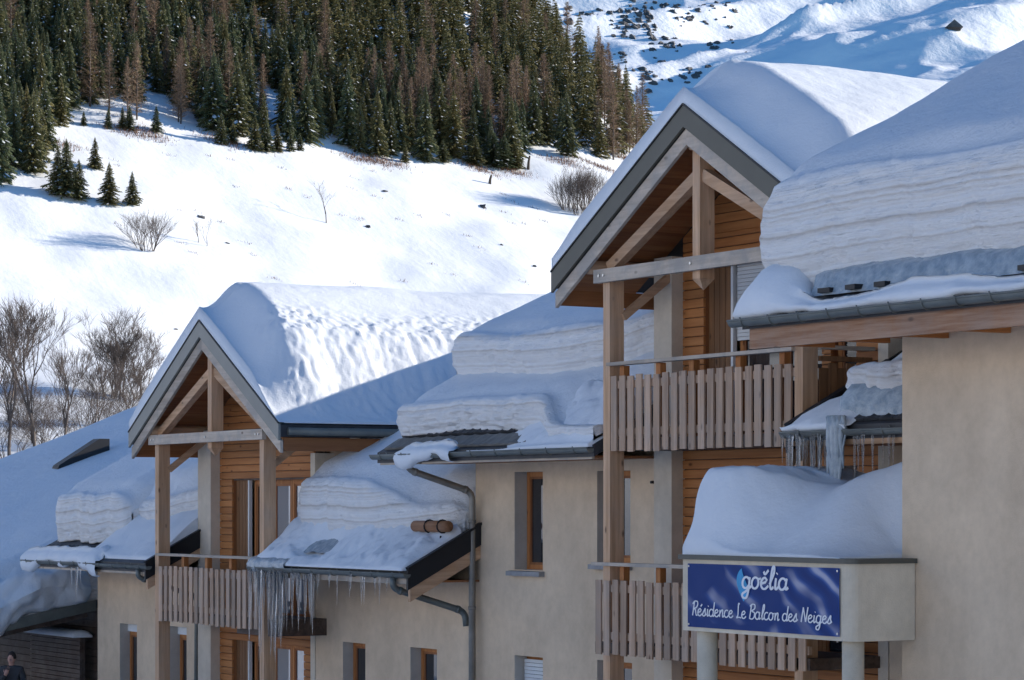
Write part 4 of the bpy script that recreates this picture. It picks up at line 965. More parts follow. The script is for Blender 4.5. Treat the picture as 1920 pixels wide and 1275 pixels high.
#TREES
SPRUCE = [(-59.03, 294.5, 7.8), (-56.56, 294.5, 10.3), (-57.59, 296.5, 6.3), (-60.49, 297, 10.4), (-58.27, 298.5, 7.8), (-56.02, 300, 10.4), (-59.6, 300, 6.3), (-53.82, 300, 9.5), (-57.9, 301.5, 8.6), (-60.78, 302.5, 7.1), (-58.74, 303.5, 7.7), (-54.27, 303.5, 9.7), (-62.05, 304.5, 7.5), (-55.51, 305, 8.5), (-58.91, 305.5, 6.4), (-53.96, 306.5, 5.6), (-56.75, 307, 6.5), (-61.39, 307.5, 7.5), (-53.99, 308.5, 8.1), (-56.93, 309.5, 6.2), (-62.6, 310, 7.5), (-54.97, 310.5, 6.5), (-57.6, 311.5, 6.9), (-59.88, 312, 9.8), (-63.22, 314, 6.6), (-59.41, 314, 9.9), (-55.59, 315, 10.1), (-61.99, 316, 9.2), (-63.92, 316.5, 9.9), (-56.07, 317, 9), (-59.68, 317.5, 7.3), (-53.79, 318.5, 5.9), (-55.64, 319, 8.9), (-61.4, 319.5, 6.9), (-58.48, 319.5, 9.6), (-54.41, 320.5, 8.6), (-60.9, 321.5, 10), (-57.39, 322, 9.8), (-62.88, 323, 5.5), (-56.37, 324, 5.7), (-60.39, 324.5, 8.3), (-54.02, 325.5, 8.9), (-57.29, 326, 8.6), (-64.05, 326, 7.2), (-60.63, 327, 9.7), (-63.19, 328.5, 10.4), (-52.26, 328.5, 8.4), (-57.37, 329, 7.3), (-66.94, 329, 9.9), (-54.99, 329, 6.6), (-65.08, 331, 8.1), (-51.25, 331.5, 5.9), (-37.13, 332, 10.1), (-59.78, 332.5, 9.8), (-54.13, 332.5, 8.4), (-34.24, 332.5, 10.1), (-50.43, 333.5, 8.8), (-56.24, 333.5, 9.1), (-67.81, 333.5, 8.9), (-47.49, 334, 9.4), (-61.07, 334, 6.6), (-63.66, 334, 8.5), (-34.53, 334.5, 7.9), (-53.6, 335, 9.5), (-65.18, 335.5, 10.2), (-31.21, 335.5, 6.1), (-49.55, 335.5, 9.2), (-56.76, 336, 7.2), (-47.26, 336, 8.4), (-38.98, 336, 8.5), (-36.99, 336.5, 8), (-67.53, 336.5, 6.8), (-61.73, 336.5, 7.4), (-33.81, 336.5, 7.6), (-28.35, 337, 6), (-59.79, 337.5, 5.8), (-52.19, 337.5, 6.5), (-39.4, 338, 5.9), (-56.05, 338, 9.4), (-47.81, 338.5, 7.9), (-41.78, 339, 9.7), (-27.88, 339, 5.6), (-64.51, 339.5, 7.2), (-33.48, 340, 9.6), (-26.19, 340, 8.9), (-51.16, 340.5, 8.3), (-60.99, 340.5, 8.4), (-54.4, 341, 6), (-66.73, 341, 9), (-28.84, 341, 9.2), (-31.99, 341.5, 6.8), (-58.32, 341.5, 6.1), (-42.49, 341.5, 6), (-48.96, 341.5, 7), (-45.57, 342, 7.5), (-62.94, 342, 7.9), (-34.02, 342.5, 10.3), (-68.85, 342.5, 7.2), (-43.66, 343, 6.5), (-56.21, 343, 10), (-40.18, 343, 7.5), (-19.59, 344, 6.8), (-25.43, 344, 9.9), (-67.31, 344.5, 5.8), (-29.2, 344.5, 6.6), (-17.38, 344.5, 9), (-21.21, 345, 10.4), (-51.51, 345.5, 6), (-42.01, 345.5, 10.4), (-53.73, 345.5, 7.1), (-34.57, 346.5, 5.7), (-37.33, 346.5, 8.8), (-15.79, 346.5, 7.4), (-25.82, 346.5, 8.4), (-23.42, 347, 6), (-19.36, 347, 6.7), (-45.01, 347, 6.1), (-48.23, 347, 8.8), (-67.76, 347.5, 7.3), (-42.17, 347.5, 10.4), (-59.32, 348, 5.5), (-25.35, 348.5, 7.4), (-56.68, 348.5, 8.2), (-61.34, 348.5, 9), (-11.32, 348.5, 10.2), (-14.87, 349, 8.8), (-53.58, 349, 10.1), (-36.75, 349.5, 6.5), (-66.91, 349.5, 10.5), (-23.89, 350, 6.6), (-21.78, 350, 7.4), (-16.88, 350, 7.6), (-58.21, 350, 9.4), (-38.67, 350, 5.7), (-13.37, 350.5, 7.3), (-41.14, 350.5, 9.4), (-15.23, 351, 5.7), (-55.16, 351, 9.3), (-50.25, 351.5, 6.6), (-70.58, 351.5, 5.5), (-39.83, 352, 6.1), (-35.95, 352, 7), (-53.07, 352, 8), (-25.28, 352, 8.5), (-46.2, 352.5, 10.2), (-60.35, 352.5, 9.4), (-19.31, 352.5, 7.5), (-7.71, 353, 9.4), (-21.93, 353, 10.1), (-12.16, 353, 7.1), (-54.84, 353, 8.3), (-57.51, 353, 9.8), (-70.45, 353.5, 7.4), (-28.17, 353.5, 9.9), (-63.4, 354, 5.6), (-52.95, 354, 10.3), (-37.08, 354, 8.9), (-39.66, 354, 6.2), (-49.03, 354.5, 6.8), (-9.6, 354.5, 10.3), (-60.66, 354.5, 6.3), (-46.09, 355, 10), (-23.15, 355, 7.2), (-26.53, 355, 9.3), (-56.36, 355, 6.6), (-66.16, 355, 8.4), (-17.59, 355.5, 9.6), (-38.34, 355.5, 9.9), (-13.75, 355.5, 7.9), (-2.78, 355.5, 6.3), (-72.44, 355.5, 7.8), (-5.15, 356, 7.4), (-15.87, 356.5, 7.3), (-49.36, 356.5, 7.2), (-58.18, 356.5, 10.1), (-35.1, 356.5, 8.3), (-21.17, 356.5, 9.4), (-41.77, 356.5, 7.8), (-12.29, 357, 7.8), (-70.29, 357, 6.3), (-52.23, 357, 7.9), (-38.84, 357.5, 9.5), (-45.09, 357.5, 9), (-0.03, 357.5, 9.4), (-65.1, 358, 8.4), (-54.41, 358, 5.7), (-60.59, 358, 7.3), (-56.44, 358, 10.2), (-22.07, 358.5, 6), (-15.45, 359, 9.9), (-7.9, 359, 10.5), (-50.18, 359, 10.4), (-30.56, 359, 8.1), (-40.17, 359, 9.4), (-42.01, 359.5, 9.1), (-26.35, 359.5, 8.6), (-3.17, 359.5, 7), (-19.3, 360, 9), (-56.99, 360, 6.8), (0.45, 360, 8.3), (-71.44, 360, 8.4), (-35.75, 360, 5.7), (-66.5, 360, 7.5), (-62.93, 360.5, 7.3), (-51.3, 361, 6.4), (-54.55, 361, 7.2), (-47.13, 361, 6), (-37.95, 361, 9.3), (-31.68, 361, 9.5), (-45.04, 361.5, 9.9), (-68.79, 361.5, 6.9), (-10.56, 361.5, 9.7), (-4.84, 361.5, 9.6), (-25.14, 362, 8.6), (-13.52, 362, 9.7), (-0.58, 362.5, 8.5), (-41.01, 362.5, 6.3), (-58.9, 362.5, 7.5), (-64.83, 363, 9.1), (-33.65, 363, 6.1), (-70.92, 363, 6.1), (-15.14, 363.5, 7), (-74, 363.5, 9.2), (-10.52, 363.5, 7.1), (-44.38, 363.5, 7.3), (-56.52, 363.5, 7.3), (1.44, 363.5, 7.6), (-7.21, 363.5, 5.7), (-62.97, 363.5, 8.4), (-21.4, 364, 7.5), (-25.14, 364, 9), (-28.01, 364, 6.2), (-48.95, 364, 6.3), (-37.66, 364.5, 7.9), (-59.12, 364.5, 8.3), (-40.22, 365, 7.3), (-54.17, 365.5, 8.1), (-4.02, 365.5, 9.9), (-30.35, 365.5, 9.3), (-44.85, 365.5, 6.3), (-46.79, 366, 9.5), (-56.74, 366, 5.6), (-16.01, 366, 6.7), (-25.1, 366.5, 9.9), (-33.91, 366.5, 7.9), (-64.45, 366.5, 6.4), (-27.15, 366.5, 8.6), (-61.54, 366.5, 8.4), (-10.28, 366.5, 7.9), (7.57, 367, 9.2), (-51.37, 367, 6.2), (-6.64, 367, 6.3), (-68.9, 367, 7.7), (-13.54, 367.5, 10.4), (-1.29, 367.5, 6.2), (-40.29, 367.5, 6.5), (-8.34, 368, 6.3), (-31.38, 368, 9), (-17.13, 368, 6.1), (-67.64, 368.5, 8.2), (3.02, 368.5, 9.8), (-36.04, 368.5, 8.4), (-44.07, 368.5, 10.4), (-48.74, 368.5, 8.2), (-62.79, 368.5, 8), (-64.97, 369, 8.7), (-73.59, 369.5, 10), (-29.29, 369.5, 9.5), (-69.71, 369.5, 5.8), (-40.01, 369.5, 8.3), (-60.28, 370, 9), (-0.38, 370, 7.2), (4.84, 370.5, 7.4), (2.62, 370.5, 6.3), (-37.38, 370.5, 8.7), (-65.95, 371, 8.7), (-57.37, 371, 7), (-19.55, 371, 9.1), (6.88, 371, 7.4), (-9.44, 371, 6.8), (-47.58, 371, 6.1), (-3.48, 371.5, 6.5), (-15.09, 371.5, 8.7), (-28.41, 372, 8), (-42.87, 372, 7.3), (-70.47, 372, 9.1), (-21.78, 372, 9.2), (-33.47, 372, 5.7), (-12.04, 372.5, 7.8), (-16.71, 372.5, 7.7), (-39.9, 372.5, 9.1), (3.73, 372.5, 6.4)]
SPRUCE_FAR = [(-60.07, 373, 8.4), (-0.86, 373, 7.9), (-37.92, 373, 6), (-54.02, 373, 9.7), (-65.56, 373, 9.1), (-6.96, 373, 5.7), (-35.36, 374, 6.6), (-46.11, 374, 9.2), (2.25, 374, 8.9), (-69.12, 374, 8.5), (12.33, 374, 7.1), (-63.25, 374.5, 6.4), (-12.31, 374.5, 6.4), (-16.96, 374.5, 6.8), (-21.38, 375, 5.9), (-30, 375, 8.4), (-43.46, 375, 7.2), (-8.55, 375, 7.7), (-53.2, 375, 7.8), (-66.17, 375, 8.6), (5.16, 375.5, 8.4), (-57.18, 375.5, 7.4), (-49.75, 375.5, 7.3), (-32.45, 376, 9.7), (-23.29, 376, 10.4), (10.07, 376, 8.8), (12.37, 376, 5.6), (-14.95, 376.5, 5.9), (-61.13, 376.5, 7.8), (-40.93, 377, 8.9), (-4.74, 377, 8.8), (-11.9, 377, 7.5), (-36.64, 377.5, 7.9), (-64.04, 377.5, 7.1), (-46.73, 378, 8.1), (-56.38, 378, 5.7), (-18.19, 378, 7.6), (7.87, 378, 8.2), (0.09, 378, 6.5), (-67.19, 378.5, 9.4), (-8.32, 378.5, 10.3), (-53.62, 379, 7), (14.67, 379, 10.5), (-65.06, 379.5, 8.4), (6.4, 379.5, 7.1), (-1.84, 379.5, 7.7), (-11.68, 380, 10.2), (-26.37, 380, 10.3), (-42.85, 380, 8.1), (-9.09, 380.5, 10.3), (-51.13, 380.5, 10.1), (-6.15, 380.5, 6.8), (-17.21, 380.5, 6.1), (-48.87, 380.5, 7.9), (-60.28, 381, 6.6), (0.3, 381, 9.6), (-55.66, 381, 9.9), (-38.7, 381, 6.4), (-21.68, 381.5, 5.9), (-46.84, 382, 7.5), (14.99, 382, 6.2), (-18.98, 382, 6), (-13.45, 382.5, 7.4), (-52.34, 382.5, 6), (1.08, 383, 5.5), (-40.13, 383, 10.2), (-23.21, 383, 9.9), (-16.06, 383, 10.1), (-6.62, 383, 9.5), (-25.12, 383.5, 5.8), (8.65, 384, 8.5), (-58.03, 384, 8.8), (-18.08, 384, 7.6), (11.33, 384, 7.1), (-9.34, 384, 10.4), (-44.48, 384, 5.8), (15.98, 384.5, 8.8), (-61.15, 384.5, 7.1), (-27.54, 384.5, 10.3), (-20.9, 384.5, 8), (-50.07, 384.5, 6.8), (-11.32, 384.5, 6.8), (4.64, 384.5, 7.3), (-30.21, 385.5, 8.1), (-55.73, 385.5, 6.4), (-52.15, 386, 9.5), (-4.06, 386, 7.1), (-41.39, 386, 8), (-32.56, 386.5, 5.8), (15.47, 386.5, 9.7), (-17.42, 386.5, 9.9), (-15.15, 386.5, 6.7), (5.39, 386.5, 6.1), (-25.22, 386.5, 8.4), (-57.52, 387, 5.8), (-49.11, 387, 9.3), (1.04, 387, 8.4), (-43.22, 387, 8.5), (3.41, 387, 6.9), (-54.23, 387, 8.5), (-10.16, 387.5, 6.3), (-1.93, 387.5, 7.9), (10.57, 387.5, 10.2), (-22.27, 388, 8), (-12.84, 388, 7.5), (8.73, 388, 6.1), (-4.4, 388, 6.8), (-31.31, 388.5, 8.3), (-25.59, 388.5, 9.2), (-55.69, 388.5, 9.6), (-48.13, 389, 5.9), (-46.04, 389, 8.2), (11.66, 390, 7.8), (-15.63, 390, 6.4), (-7.05, 390, 5.7), (-44.06, 390, 8.5), (-9.08, 390.5, 6.3), (-34.29, 390.5, 5.7), (-54.49, 390.5, 10), (16.71, 390.5, 9.6), (-48.35, 391, 7.7), (-28.92, 391, 8.9), (0.41, 391.5, 8.7), (5.42, 391.5, 7.8), (-32.5, 392, 7.6), (-3.71, 392, 9.7), (-51.68, 392, 8.9), (-26.15, 392, 5.9), (9.86, 392, 8), (-17.55, 392, 6.6), (19.01, 392.5, 5.8), (-7.29, 392.5, 8.8), (-24.03, 392.5, 8.9), (-34.91, 392.5, 9.1), (-42.12, 393, 8.1), (-20.62, 393, 8.8), (-39.11, 393, 9.7), (-13.13, 393.5, 10.2), (-36.97, 394, 8.8), (2.18, 394, 7.5), (-45.94, 394, 8.3), (-3.21, 394, 7.4), (6.71, 394.5, 7.1), (-25.21, 395, 9.9), (-22.6, 395, 8.9), (-29.63, 395, 5.8), (-42.92, 395, 5.6), (-48.84, 395, 9.1), (-7.56, 395.5, 8.5), (-13.48, 395.5, 8.5), (11.02, 395.5, 10.4), (-16.7, 396, 9.9), (-39.1, 396.5, 6.8), (-19.22, 396.5, 9.9), (-35.93, 396.5, 6.8), (-9.41, 396.5, 5.5), (-41.38, 397, 10.4), (-47.46, 397, 6.9), (6.6, 397, 9.8), (-0.94, 397, 8.3), (-31.73, 397.5, 6.3), (-21.68, 397.5, 8.5), (-12.57, 398, 8.8), (12.87, 398, 9.4), (-27.3, 398, 9.4), (2.72, 398, 7.7), (-3.3, 398.5, 7), (-10.58, 398.5, 8.3), (-0.83, 399, 8.6), (-38.33, 399.5, 9.9), (7.77, 400, 7.4), (-28.67, 400, 6.1), (-5.06, 400.5, 9), (-15.05, 400.5, 7.2), (-21.8, 400.5, 7.8), (-42.59, 400.5, 10.3), (-25.66, 401, 6.3), (-35.01, 401, 9.6), (0.26, 401, 8.3), (2.44, 401.5, 9), (-44.77, 401.5, 7.4), (-17.14, 402, 6.9), (5.67, 402, 10.3), (-28.81, 402, 10.3), (-19.08, 402.5, 7.7), (-21.25, 402.5, 6.2), (-31.5, 403, 7.7), (-8.98, 403, 9.6), (-4.71, 403, 8.1), (-24.79, 403.5, 7.5), (19.16, 403.5, 6.6), (2.1, 403.5, 8.6), (12.31, 404, 7.6), (-16.65, 404, 5.9), (-33.89, 404.5, 10.3), (-36.07, 404.5, 9.5), (-42.66, 404.5, 5.7), (-7.84, 405, 8.9), (-29.08, 405.5, 9.7), (-21.98, 405.5, 5.8), (7.65, 405.5, 6.8), (-14.34, 406, 10.1), (1.86, 406, 9.2), (-39.99, 406, 5.9), (-33.03, 406.5, 8.5), (-0.67, 406.5, 9.5), (-9.18, 407, 5.7), (-11.82, 407, 6.4), (-27.21, 407.5, 8.4), (-21.44, 407.5, 9.7), (-37.36, 408, 7.7), (-29.09, 408, 9.8), (8.31, 408, 9.7), (-32.35, 408.5, 6.6), (-19.81, 408.5, 7.6), (-1.32, 408.5, 6.5), (2.91, 409, 9.3), (-10.74, 409.5, 9.6), (15.47, 410, 8.6), (1.13, 410, 8), (-24.62, 410.5, 8.8), (-28.55, 410.5, 9.9), (17.51, 410.5, 9.5), (-20.6, 411, 8.4), (-2.78, 411, 9.1), (4.45, 411.5, 10.2), (-0.94, 411.5, 6.4), (8.46, 412, 9), (-22.26, 412, 6.8), (10.45, 412.5, 10.3), (-29.22, 412.5, 9.3), (-5.51, 413, 10.4), (5.14, 413.5, 7.8), (-24.72, 414, 7.6), (-3.39, 414, 9.6), (-15.72, 414.5, 8.9), (-29.04, 414.5, 8.6), (-12.37, 414.5, 7.4), (-21.86, 414.5, 6.1), (-31.73, 414.5, 9.1), (-1.43, 415, 6.3), (10.99, 415.5, 8.6), (-18.69, 415.5, 9.7), (-23.51, 415.5, 8.5), (-5.98, 416, 7), (1.86, 416.5, 7.1), (-11.34, 416.5, 7.7), (-30.08, 416.5, 9), (-14.43, 417, 10.4), (0.02, 417.5, 8.6), (5.72, 417.5, 6.2), (-9.57, 418, 6), (-3.07, 418, 6.2), (-5.27, 418.5, 6.5), (-17.74, 419, 5.8), (-26.49, 419, 8.4), (-30.96, 419, 9.5), (-14.4, 419.5, 6.7), (0.53, 419.5, 5.8), (-9.31, 420, 10), (-24.36, 420.5, 8.3), (-20.91, 421, 6.9), (-0.99, 421, 5.9), (-28.96, 421, 9.9), (-13.93, 421.5, 5.9), (3.4, 422, 8.2), (7.76, 422.5, 6), (5.55, 423, 8.1), (-20.06, 423, 10.4), (-24.96, 423, 8.6), (-13.23, 423.5, 8.9), (-21.83, 424, 8.4), (12.37, 424, 6.8), (-8.4, 424.5, 5.8), (3.2, 424.5, 6), (-10.9, 424.5, 10.4), (-14.98, 425, 9.9), (-3.85, 426, 6.7), (3.61, 426.5, 6.4), (-11.61, 426.5, 8.8), (0.48, 426.5, 8.8), (-2.46, 428.5, 5.6), (-0.59, 429, 10.1), (-10.33, 430, 7.5), (7.09, 430, 10.1), (-24.16, 430, 8.7), (-15.37, 431, 7.5), (-12.87, 431, 10.3), (-3.93, 431.5, 9.5), (-1.84, 432, 7.1), (-20.89, 432, 6.9), (-9.4, 432, 7), (-15.69, 433, 7.6), (0.85, 433.5, 9.3), (13.56, 433.5, 8.9), (-7.15, 435, 7.6), (-12.45, 437, 7.2), (-6.4, 437, 6.4), (7.91, 437, 7.8), (14.94, 438, 9.2), (-16.24, 439, 9), (17.46, 439, 6.3), (-3.11, 439, 6.1), (4, 440.5, 5.6), (18.92, 440.5, 9), (0.17, 441, 8.4), (-15.03, 442, 7.3), (22.14, 442, 8.6), (6.97, 442, 9.9), (1.67, 442.5, 9.6), (-10.78, 444, 5.7), (0.21, 444, 9.2), (17.64, 444.5, 7.4), (14.45, 445.5, 8.6), (-3.04, 447, 6.2), (-13.79, 448, 7), (18.91, 448.5, 6.5), (11.31, 448.5, 10.2), (-5.21, 449, 8.6), (-10.83, 449, 7.4), (-8.91, 449.5, 9.5), (-2.99, 450.5, 6), (-0.87, 451, 8.5), (-7.04, 451.5, 10), (-3.91, 452.5, 5.7), (7.43, 452.5, 6.2), (-2.8, 455, 9.8), (-5.82, 455, 9.3), (4.95, 456.5, 7), (2.25, 458.5, 9.7), (-0.39, 460.5, 10.3), (-4.88, 461, 6), (-6.18, 462.5, 6.4), (-3.52, 463.5, 6.3), (6.07, 463.5, 9.6), (3.26, 464, 10.5), (7.83, 465, 7.7), (-4.07, 465.5, 8.6), (-0.94, 465.5, 10), (2.01, 466, 9), (-4.64, 468, 8.4), (-1.61, 472, 6.9), (-3.6, 473, 6.3), (-2.53, 476.5, 10), (5.93, 479, 7.9), (1.06, 486, 6), (3.92, 486.5, 8.6), (2.12, 490, 5.8)]
LARCH = [(-41.26, 341, 11.1), (-40.92, 348, 8.9), (-25.38, 352.5, 9.5), (-25.34, 362, 10.8), (-54.99, 352.5, 8.3), (-54.46, 342.5, 9.4), (-16.58, 360.5, 11.5), (-14.38, 359.5, 9.4), (-9.72, 360, 8.2), (-7.93, 360.5, 11.7), (-4, 363.5, 11.8), (-1.45, 361.5, 8.4), (0, 365, 11.8), (1.85, 370.5, 9.4), (16.79, 381.5, 8), (19.58, 399.5, 10.8), (14.27, 375.5, 10.9), (4.51, 375.5, 11.3), (-19.55, 362, 9.1), (-33.54, 390, 8.8), (-10.74, 413, 9.3), (-47.37, 353.5, 11.1), (-63.07, 335.5, 11.8), (-5.87, 367, 8.5), (15.98, 399.5, 9.9), (-12.63, 361.5, 9), (-4.35, 364.5, 9.5), (-6.87, 356.5, 11.3), (-3.87, 363, 10.2), (-5.02, 370, 11.6), (-7.56, 357, 9.3), (-8.38, 357, 10), (-11.34, 354, 10.9), (-3.09, 363, 8.2), (0.7, 370, 11.5), (-3.19, 363.5, 10.8), (2, 369.5, 10.5), (-18.48, 358.5, 10.5), (-11.78, 363, 10.4), (-14.72, 351, 9.4), (-12.38, 366, 11.6), (-12.26, 359.5, 8.3), (-13.3, 352, 9.5), (-12.83, 365, 10.5), (-10.96, 363.5, 8.3), (1.84, 418.5, 10.2), (-43.58, 372, 9.8), (-39.78, 372.5, 11.2), (-39.53, 366.5, 8.5), (-49.85, 360, 8.1), (0.09, 438.5, 9.2), (5.18, 417, 9.1), (-2.61, 403, 9.1), (-26.56, 378, 11.1), (-26.83, 345, 10.6), (-24.33, 398.5, 10.4), (-12.91, 360, 8.7), (-14.97, 365, 10.4), (13.42, 398.5, 11.1), (-34.06, 346.5, 8.5), (-39.85, 367.5, 11.1), (-35.54, 369, 8.4), (-39.51, 341, 8.4), (-35.87, 338, 10.6), (-1.01, 418.5, 9.4), (-11.49, 383, 10.4), (-16.8, 402, 8.4), (-45.93, 326.5, 9.7), (2.48, 448.5, 8.7), (-5.57, 408, 11.2), (-12.69, 395, 11.8), (-41.45, 331.5, 8.5), (-47.41, 365.5, 8.6), (-49.58, 363, 8.9), (14.2, 430.5, 10), (-41.11, 331, 8.6), (-46.09, 375, 8.2), (-17.84, 362, 8.2), (-32.86, 382.5, 10.6), (-49.25, 326, 8.9), (-32.95, 382, 10.2), (-55.34, 354.5, 9.4), (-31.83, 341, 9.3), (-41.34, 333, 10.4), (-41.18, 366.5, 11.8), (-10.9, 367.5, 10.5), (-46.78, 324.5, 8.3), (-44.59, 344.5, 8.5), (-38.62, 341.5, 12), (-51.81, 327.5, 11.6), (8.78, 424, 11.7), (-49.25, 347.5, 10.5), (17.91, 382.5, 10.1), (12.17, 378, 8.6), (14.17, 380.5, 11.2), (13.2, 407.5, 8.2), (13.66, 393.5, 9.4), (15.46, 429, 10.2), (16.41, 381.5, 9.4), (15.1, 391.5, 8.1), (14.81, 403.5, 10.2), (16.27, 401.5, 8.8), (13.71, 423.5, 11.7)]
SMALL = [(-51.55, 321, 1.9), (-48.75, 322, 2.6), (-47.16, 323, 2.8), (-46.32, 323, 3.1), (-43.35, 325, 3.4), (-35.7, 327.5, 4.1), (-34.41, 329, 3), (-31.72, 329, 4.6), (-30.36, 330, 4.1), (-29.13, 331, 3.6), (-27.6, 332.5, 2.7), (-26.63, 334.5, 2.4), (-47.86, 306, 3.8), (-49.27, 295, 6.6), (-47.91, 295, 4.7), (-50.27, 295, 5.6), (-44.7, 296, 4.9), (-42.36, 297.5, 3.9), (-4.94, 353, 4.2), (-2.48, 355, 5), (-1.07, 355.5, 4.7), (0.36, 356.5, 3.6), (-11.14, 348, 2.8), (-9.1, 350, 3.1), (-13.8, 345, 2.8)]
BUSH = [(-39.25, 286.5, 5), (8.62, 345, 7.2), (7.26, 345.5, 5.5), (10.05, 346.5, 6.2)]
SAP = [(-21.82, 313.5, 5.5), (-34.57, 294.5, 3.1), (-33.63, 294, 3.4)]
POST = [(-2.91, 347, 1.2), (2.15, 357.5, 1.8)]
BARE = [(-36.07, 201.5, 13.3), (-37.87, 201, 12.9), (-36.09, 239, 8.6), (-35.13, 239, 8.1), (-33.36, 239, 7.2), (-34.02, 202.5, 10.5), (-29.18, 205.5, 7.8), (-40.19, 203, 13.4), (-32, 202.5, 8.1)]
ROCK = [(-3.71, 337, 0.8), (-35.39, 302.5, 0.7), (-33.83, 268.5, 0.4), (2.53, 316.5, 0.5), (-31.78, 297, 0.5), (-17.06, 316, 0.6), (-1.28, 321, 0.4), (-15.79, 329, 0.6), (-13.93, 316.5, 0.5), (-23.36, 324.5, 0.5), (-29.66, 309, 0.4), (-25.04, 313, 0.5)]
GRASS = [(-53.27, 311.5, 0), (-44.32, 323.5, 0), (-35.48, 328.5, 0), (-16.44, 342.5, 0), (-4.22, 352, 0), (11.74, 367, 0), (7.27, 363.5, 0), (-19.1, 341, 0), (-46.44, 322.5, 0), (0, 355, 0), (16.63, 378, 0)]
BRUSH = [(-37.79, 201, 4.8), (-36.72, 204, 5.7), (-35.69, 207.5, 5.4), (-34.44, 210, 5.9), (-32.99, 211.5, 5.1), (-32.41, 217.5, 4.8), (-31.96, 223.5, 4), (-39.71, 209, 4.6), (-37.4, 212.5, 5.5), (-36.62, 218, 4.8), (-35.36, 221, 4.9), (-34.81, 229, 4.1), (-40.39, 219.5, 4.4), (-28.91, 209.5, 3.4), (-42.78, 230, 3.7), (-33.21, 205, 5.3)]
HUT = [(275.56, 1664)]
# ------------------------------------------------------------------ vegetation on the slope
def spruce_mesh(seed, wide=0.17, thin=0.0, nW=34, raw=False):
    r = random.Random(seed); mb = MB()
    for k in range(nW):
        t_ = k/(nW-1); z = 0.05+0.93*t_**0.95; R_ = wide*(1-t_)**0.8*(1+0.22*r.uniform(-1, 1))+0.008
        nb = 9 if t_ < 0.6 else 7
        a0 = r.uniform(0, 6)
        for j in range(nb):
            if r.random() < thin: continue
            a = a0+2*math.pi*j/nb+r.uniform(-0.3, 0.3); L_ = R_*r.uniform(0.65, 1.25)
            ca, sa = math.cos(a), math.sin(a); dr = r.uniform(0.25, 0.55); lift = r.uniform(-0.05, 0.12)
            P = lambda q, w_, dz=0.0: (ca*L_*q-sa*w_, sa*L_*q+ca*w_, z+lift*L_*q-dr*L_*q*q+0.10*L_*max(0, q-0.75)*2+dz)
            ns_ = 4
            for i in range(ns_):
                q0, q1 = i/ns_, (i+1.25)/ns_
                w_ = L_*0.30*(1-0.55*q0)*r.uniform(0.7, 1.2)
                mb.add([P(q0, 0), P(min(q1, 1.1), w_, -L_*0.10*r.random()-0.006), P(min(q1*0.9+0.1, 1), 0.0, 0.004)], [(0, 1, 2)])
                mb.add([P(q0, 0), P(min(q1, 1.1), -w_, -L_*0.10*r.random()-0.006), P(min(q1*0.9+0.1, 1), 0.0, 0.004)], [(0, 2, 1)])
                mb.add([P(q0, 0), P(min(q1, 1), w_*0.2, -0.028*r.uniform(0.6, 1.4)), P(q0+0.05, -w_*0.2, -0.026)], [(0, 1, 2)])
            for _ in range(r.choice((1, 2)) if r.random() < 0.40 else 0):
                q = r.uniform(0.35, 0.85); w_ = L_*r.uniform(0.06, 0.15)
                mb.add([P(q-0.18, 0, 0.007), P(q+0.05, w_, 0.006), P(q+0.25, 0, 0.009), P(q+0.05, -w_, 0.006)], [(0, 1, 2, 3)], 1)
    mb.add([(0, 0, 1.02), (0.006, 0, 0.93), (-0.006, 0.004, 0.93), (0, -0.006, 0.93)], [(0, 1, 2), (0, 2, 3), (0, 3, 1)])
    return mb if raw else mb.mesh('crown', ['needles', 'snow'])
def larch_mesh(seed):
    r = random.Random(seed); mb = MB(); nW = 46
    def sliver(p, q, w_):
        p, q = Vector(p), Vector(q); d = (q-p).normalized(); s_ = d.cross(Vector((r.uniform(-1, 1), r.uniform(-1, 1), 0.6))).normalized()*w_
        mb.add([p+s_, p-s_, q], [(0, 1, 2)])
    for k in range(nW):
        t_ = k/(nW-1); z = 0.10+0.88*t_; R_ = 0.14*(1-t_)**0.7*(1+0.3*r.uniform(-1, 1))+0.01
        for j in range(8):
            a = r.uniform(0, 6.283); L_ = R_*r.uniform(0.5, 1.2); up = r.uniform(-0.1, 0.55)
            tip = Vector((math.cos(a)*L_, math.sin(a)*L_, z+up*L_)); b0 = Vector((0, 0, z))
            sliver(b0, tip, 0.0032)
            for q in range(6):
                p = b0.lerp(tip, r.uniform(0.3, 1.0)); sliver(p, p+Vector((r.uniform(-1, 1), r.uniform(-1, 1), r.uniform(-0.2, 1.0)))*0.030, 0.0017)
    return mb.mesh('crown', 'larch_twig')
def trunk_mesh(h0=1.0, r0=0.012, mat='bark'):
    return MB().tube([(0, 0, -0.04), (0.002, 0, 0.3), (0, 0.002, 0.7), (0, 0, 0.97*h0)], [r0, r0*0.8, r0*0.45, 0.002], 7).mesh('trunk', mat, (0, 0, 0), True)
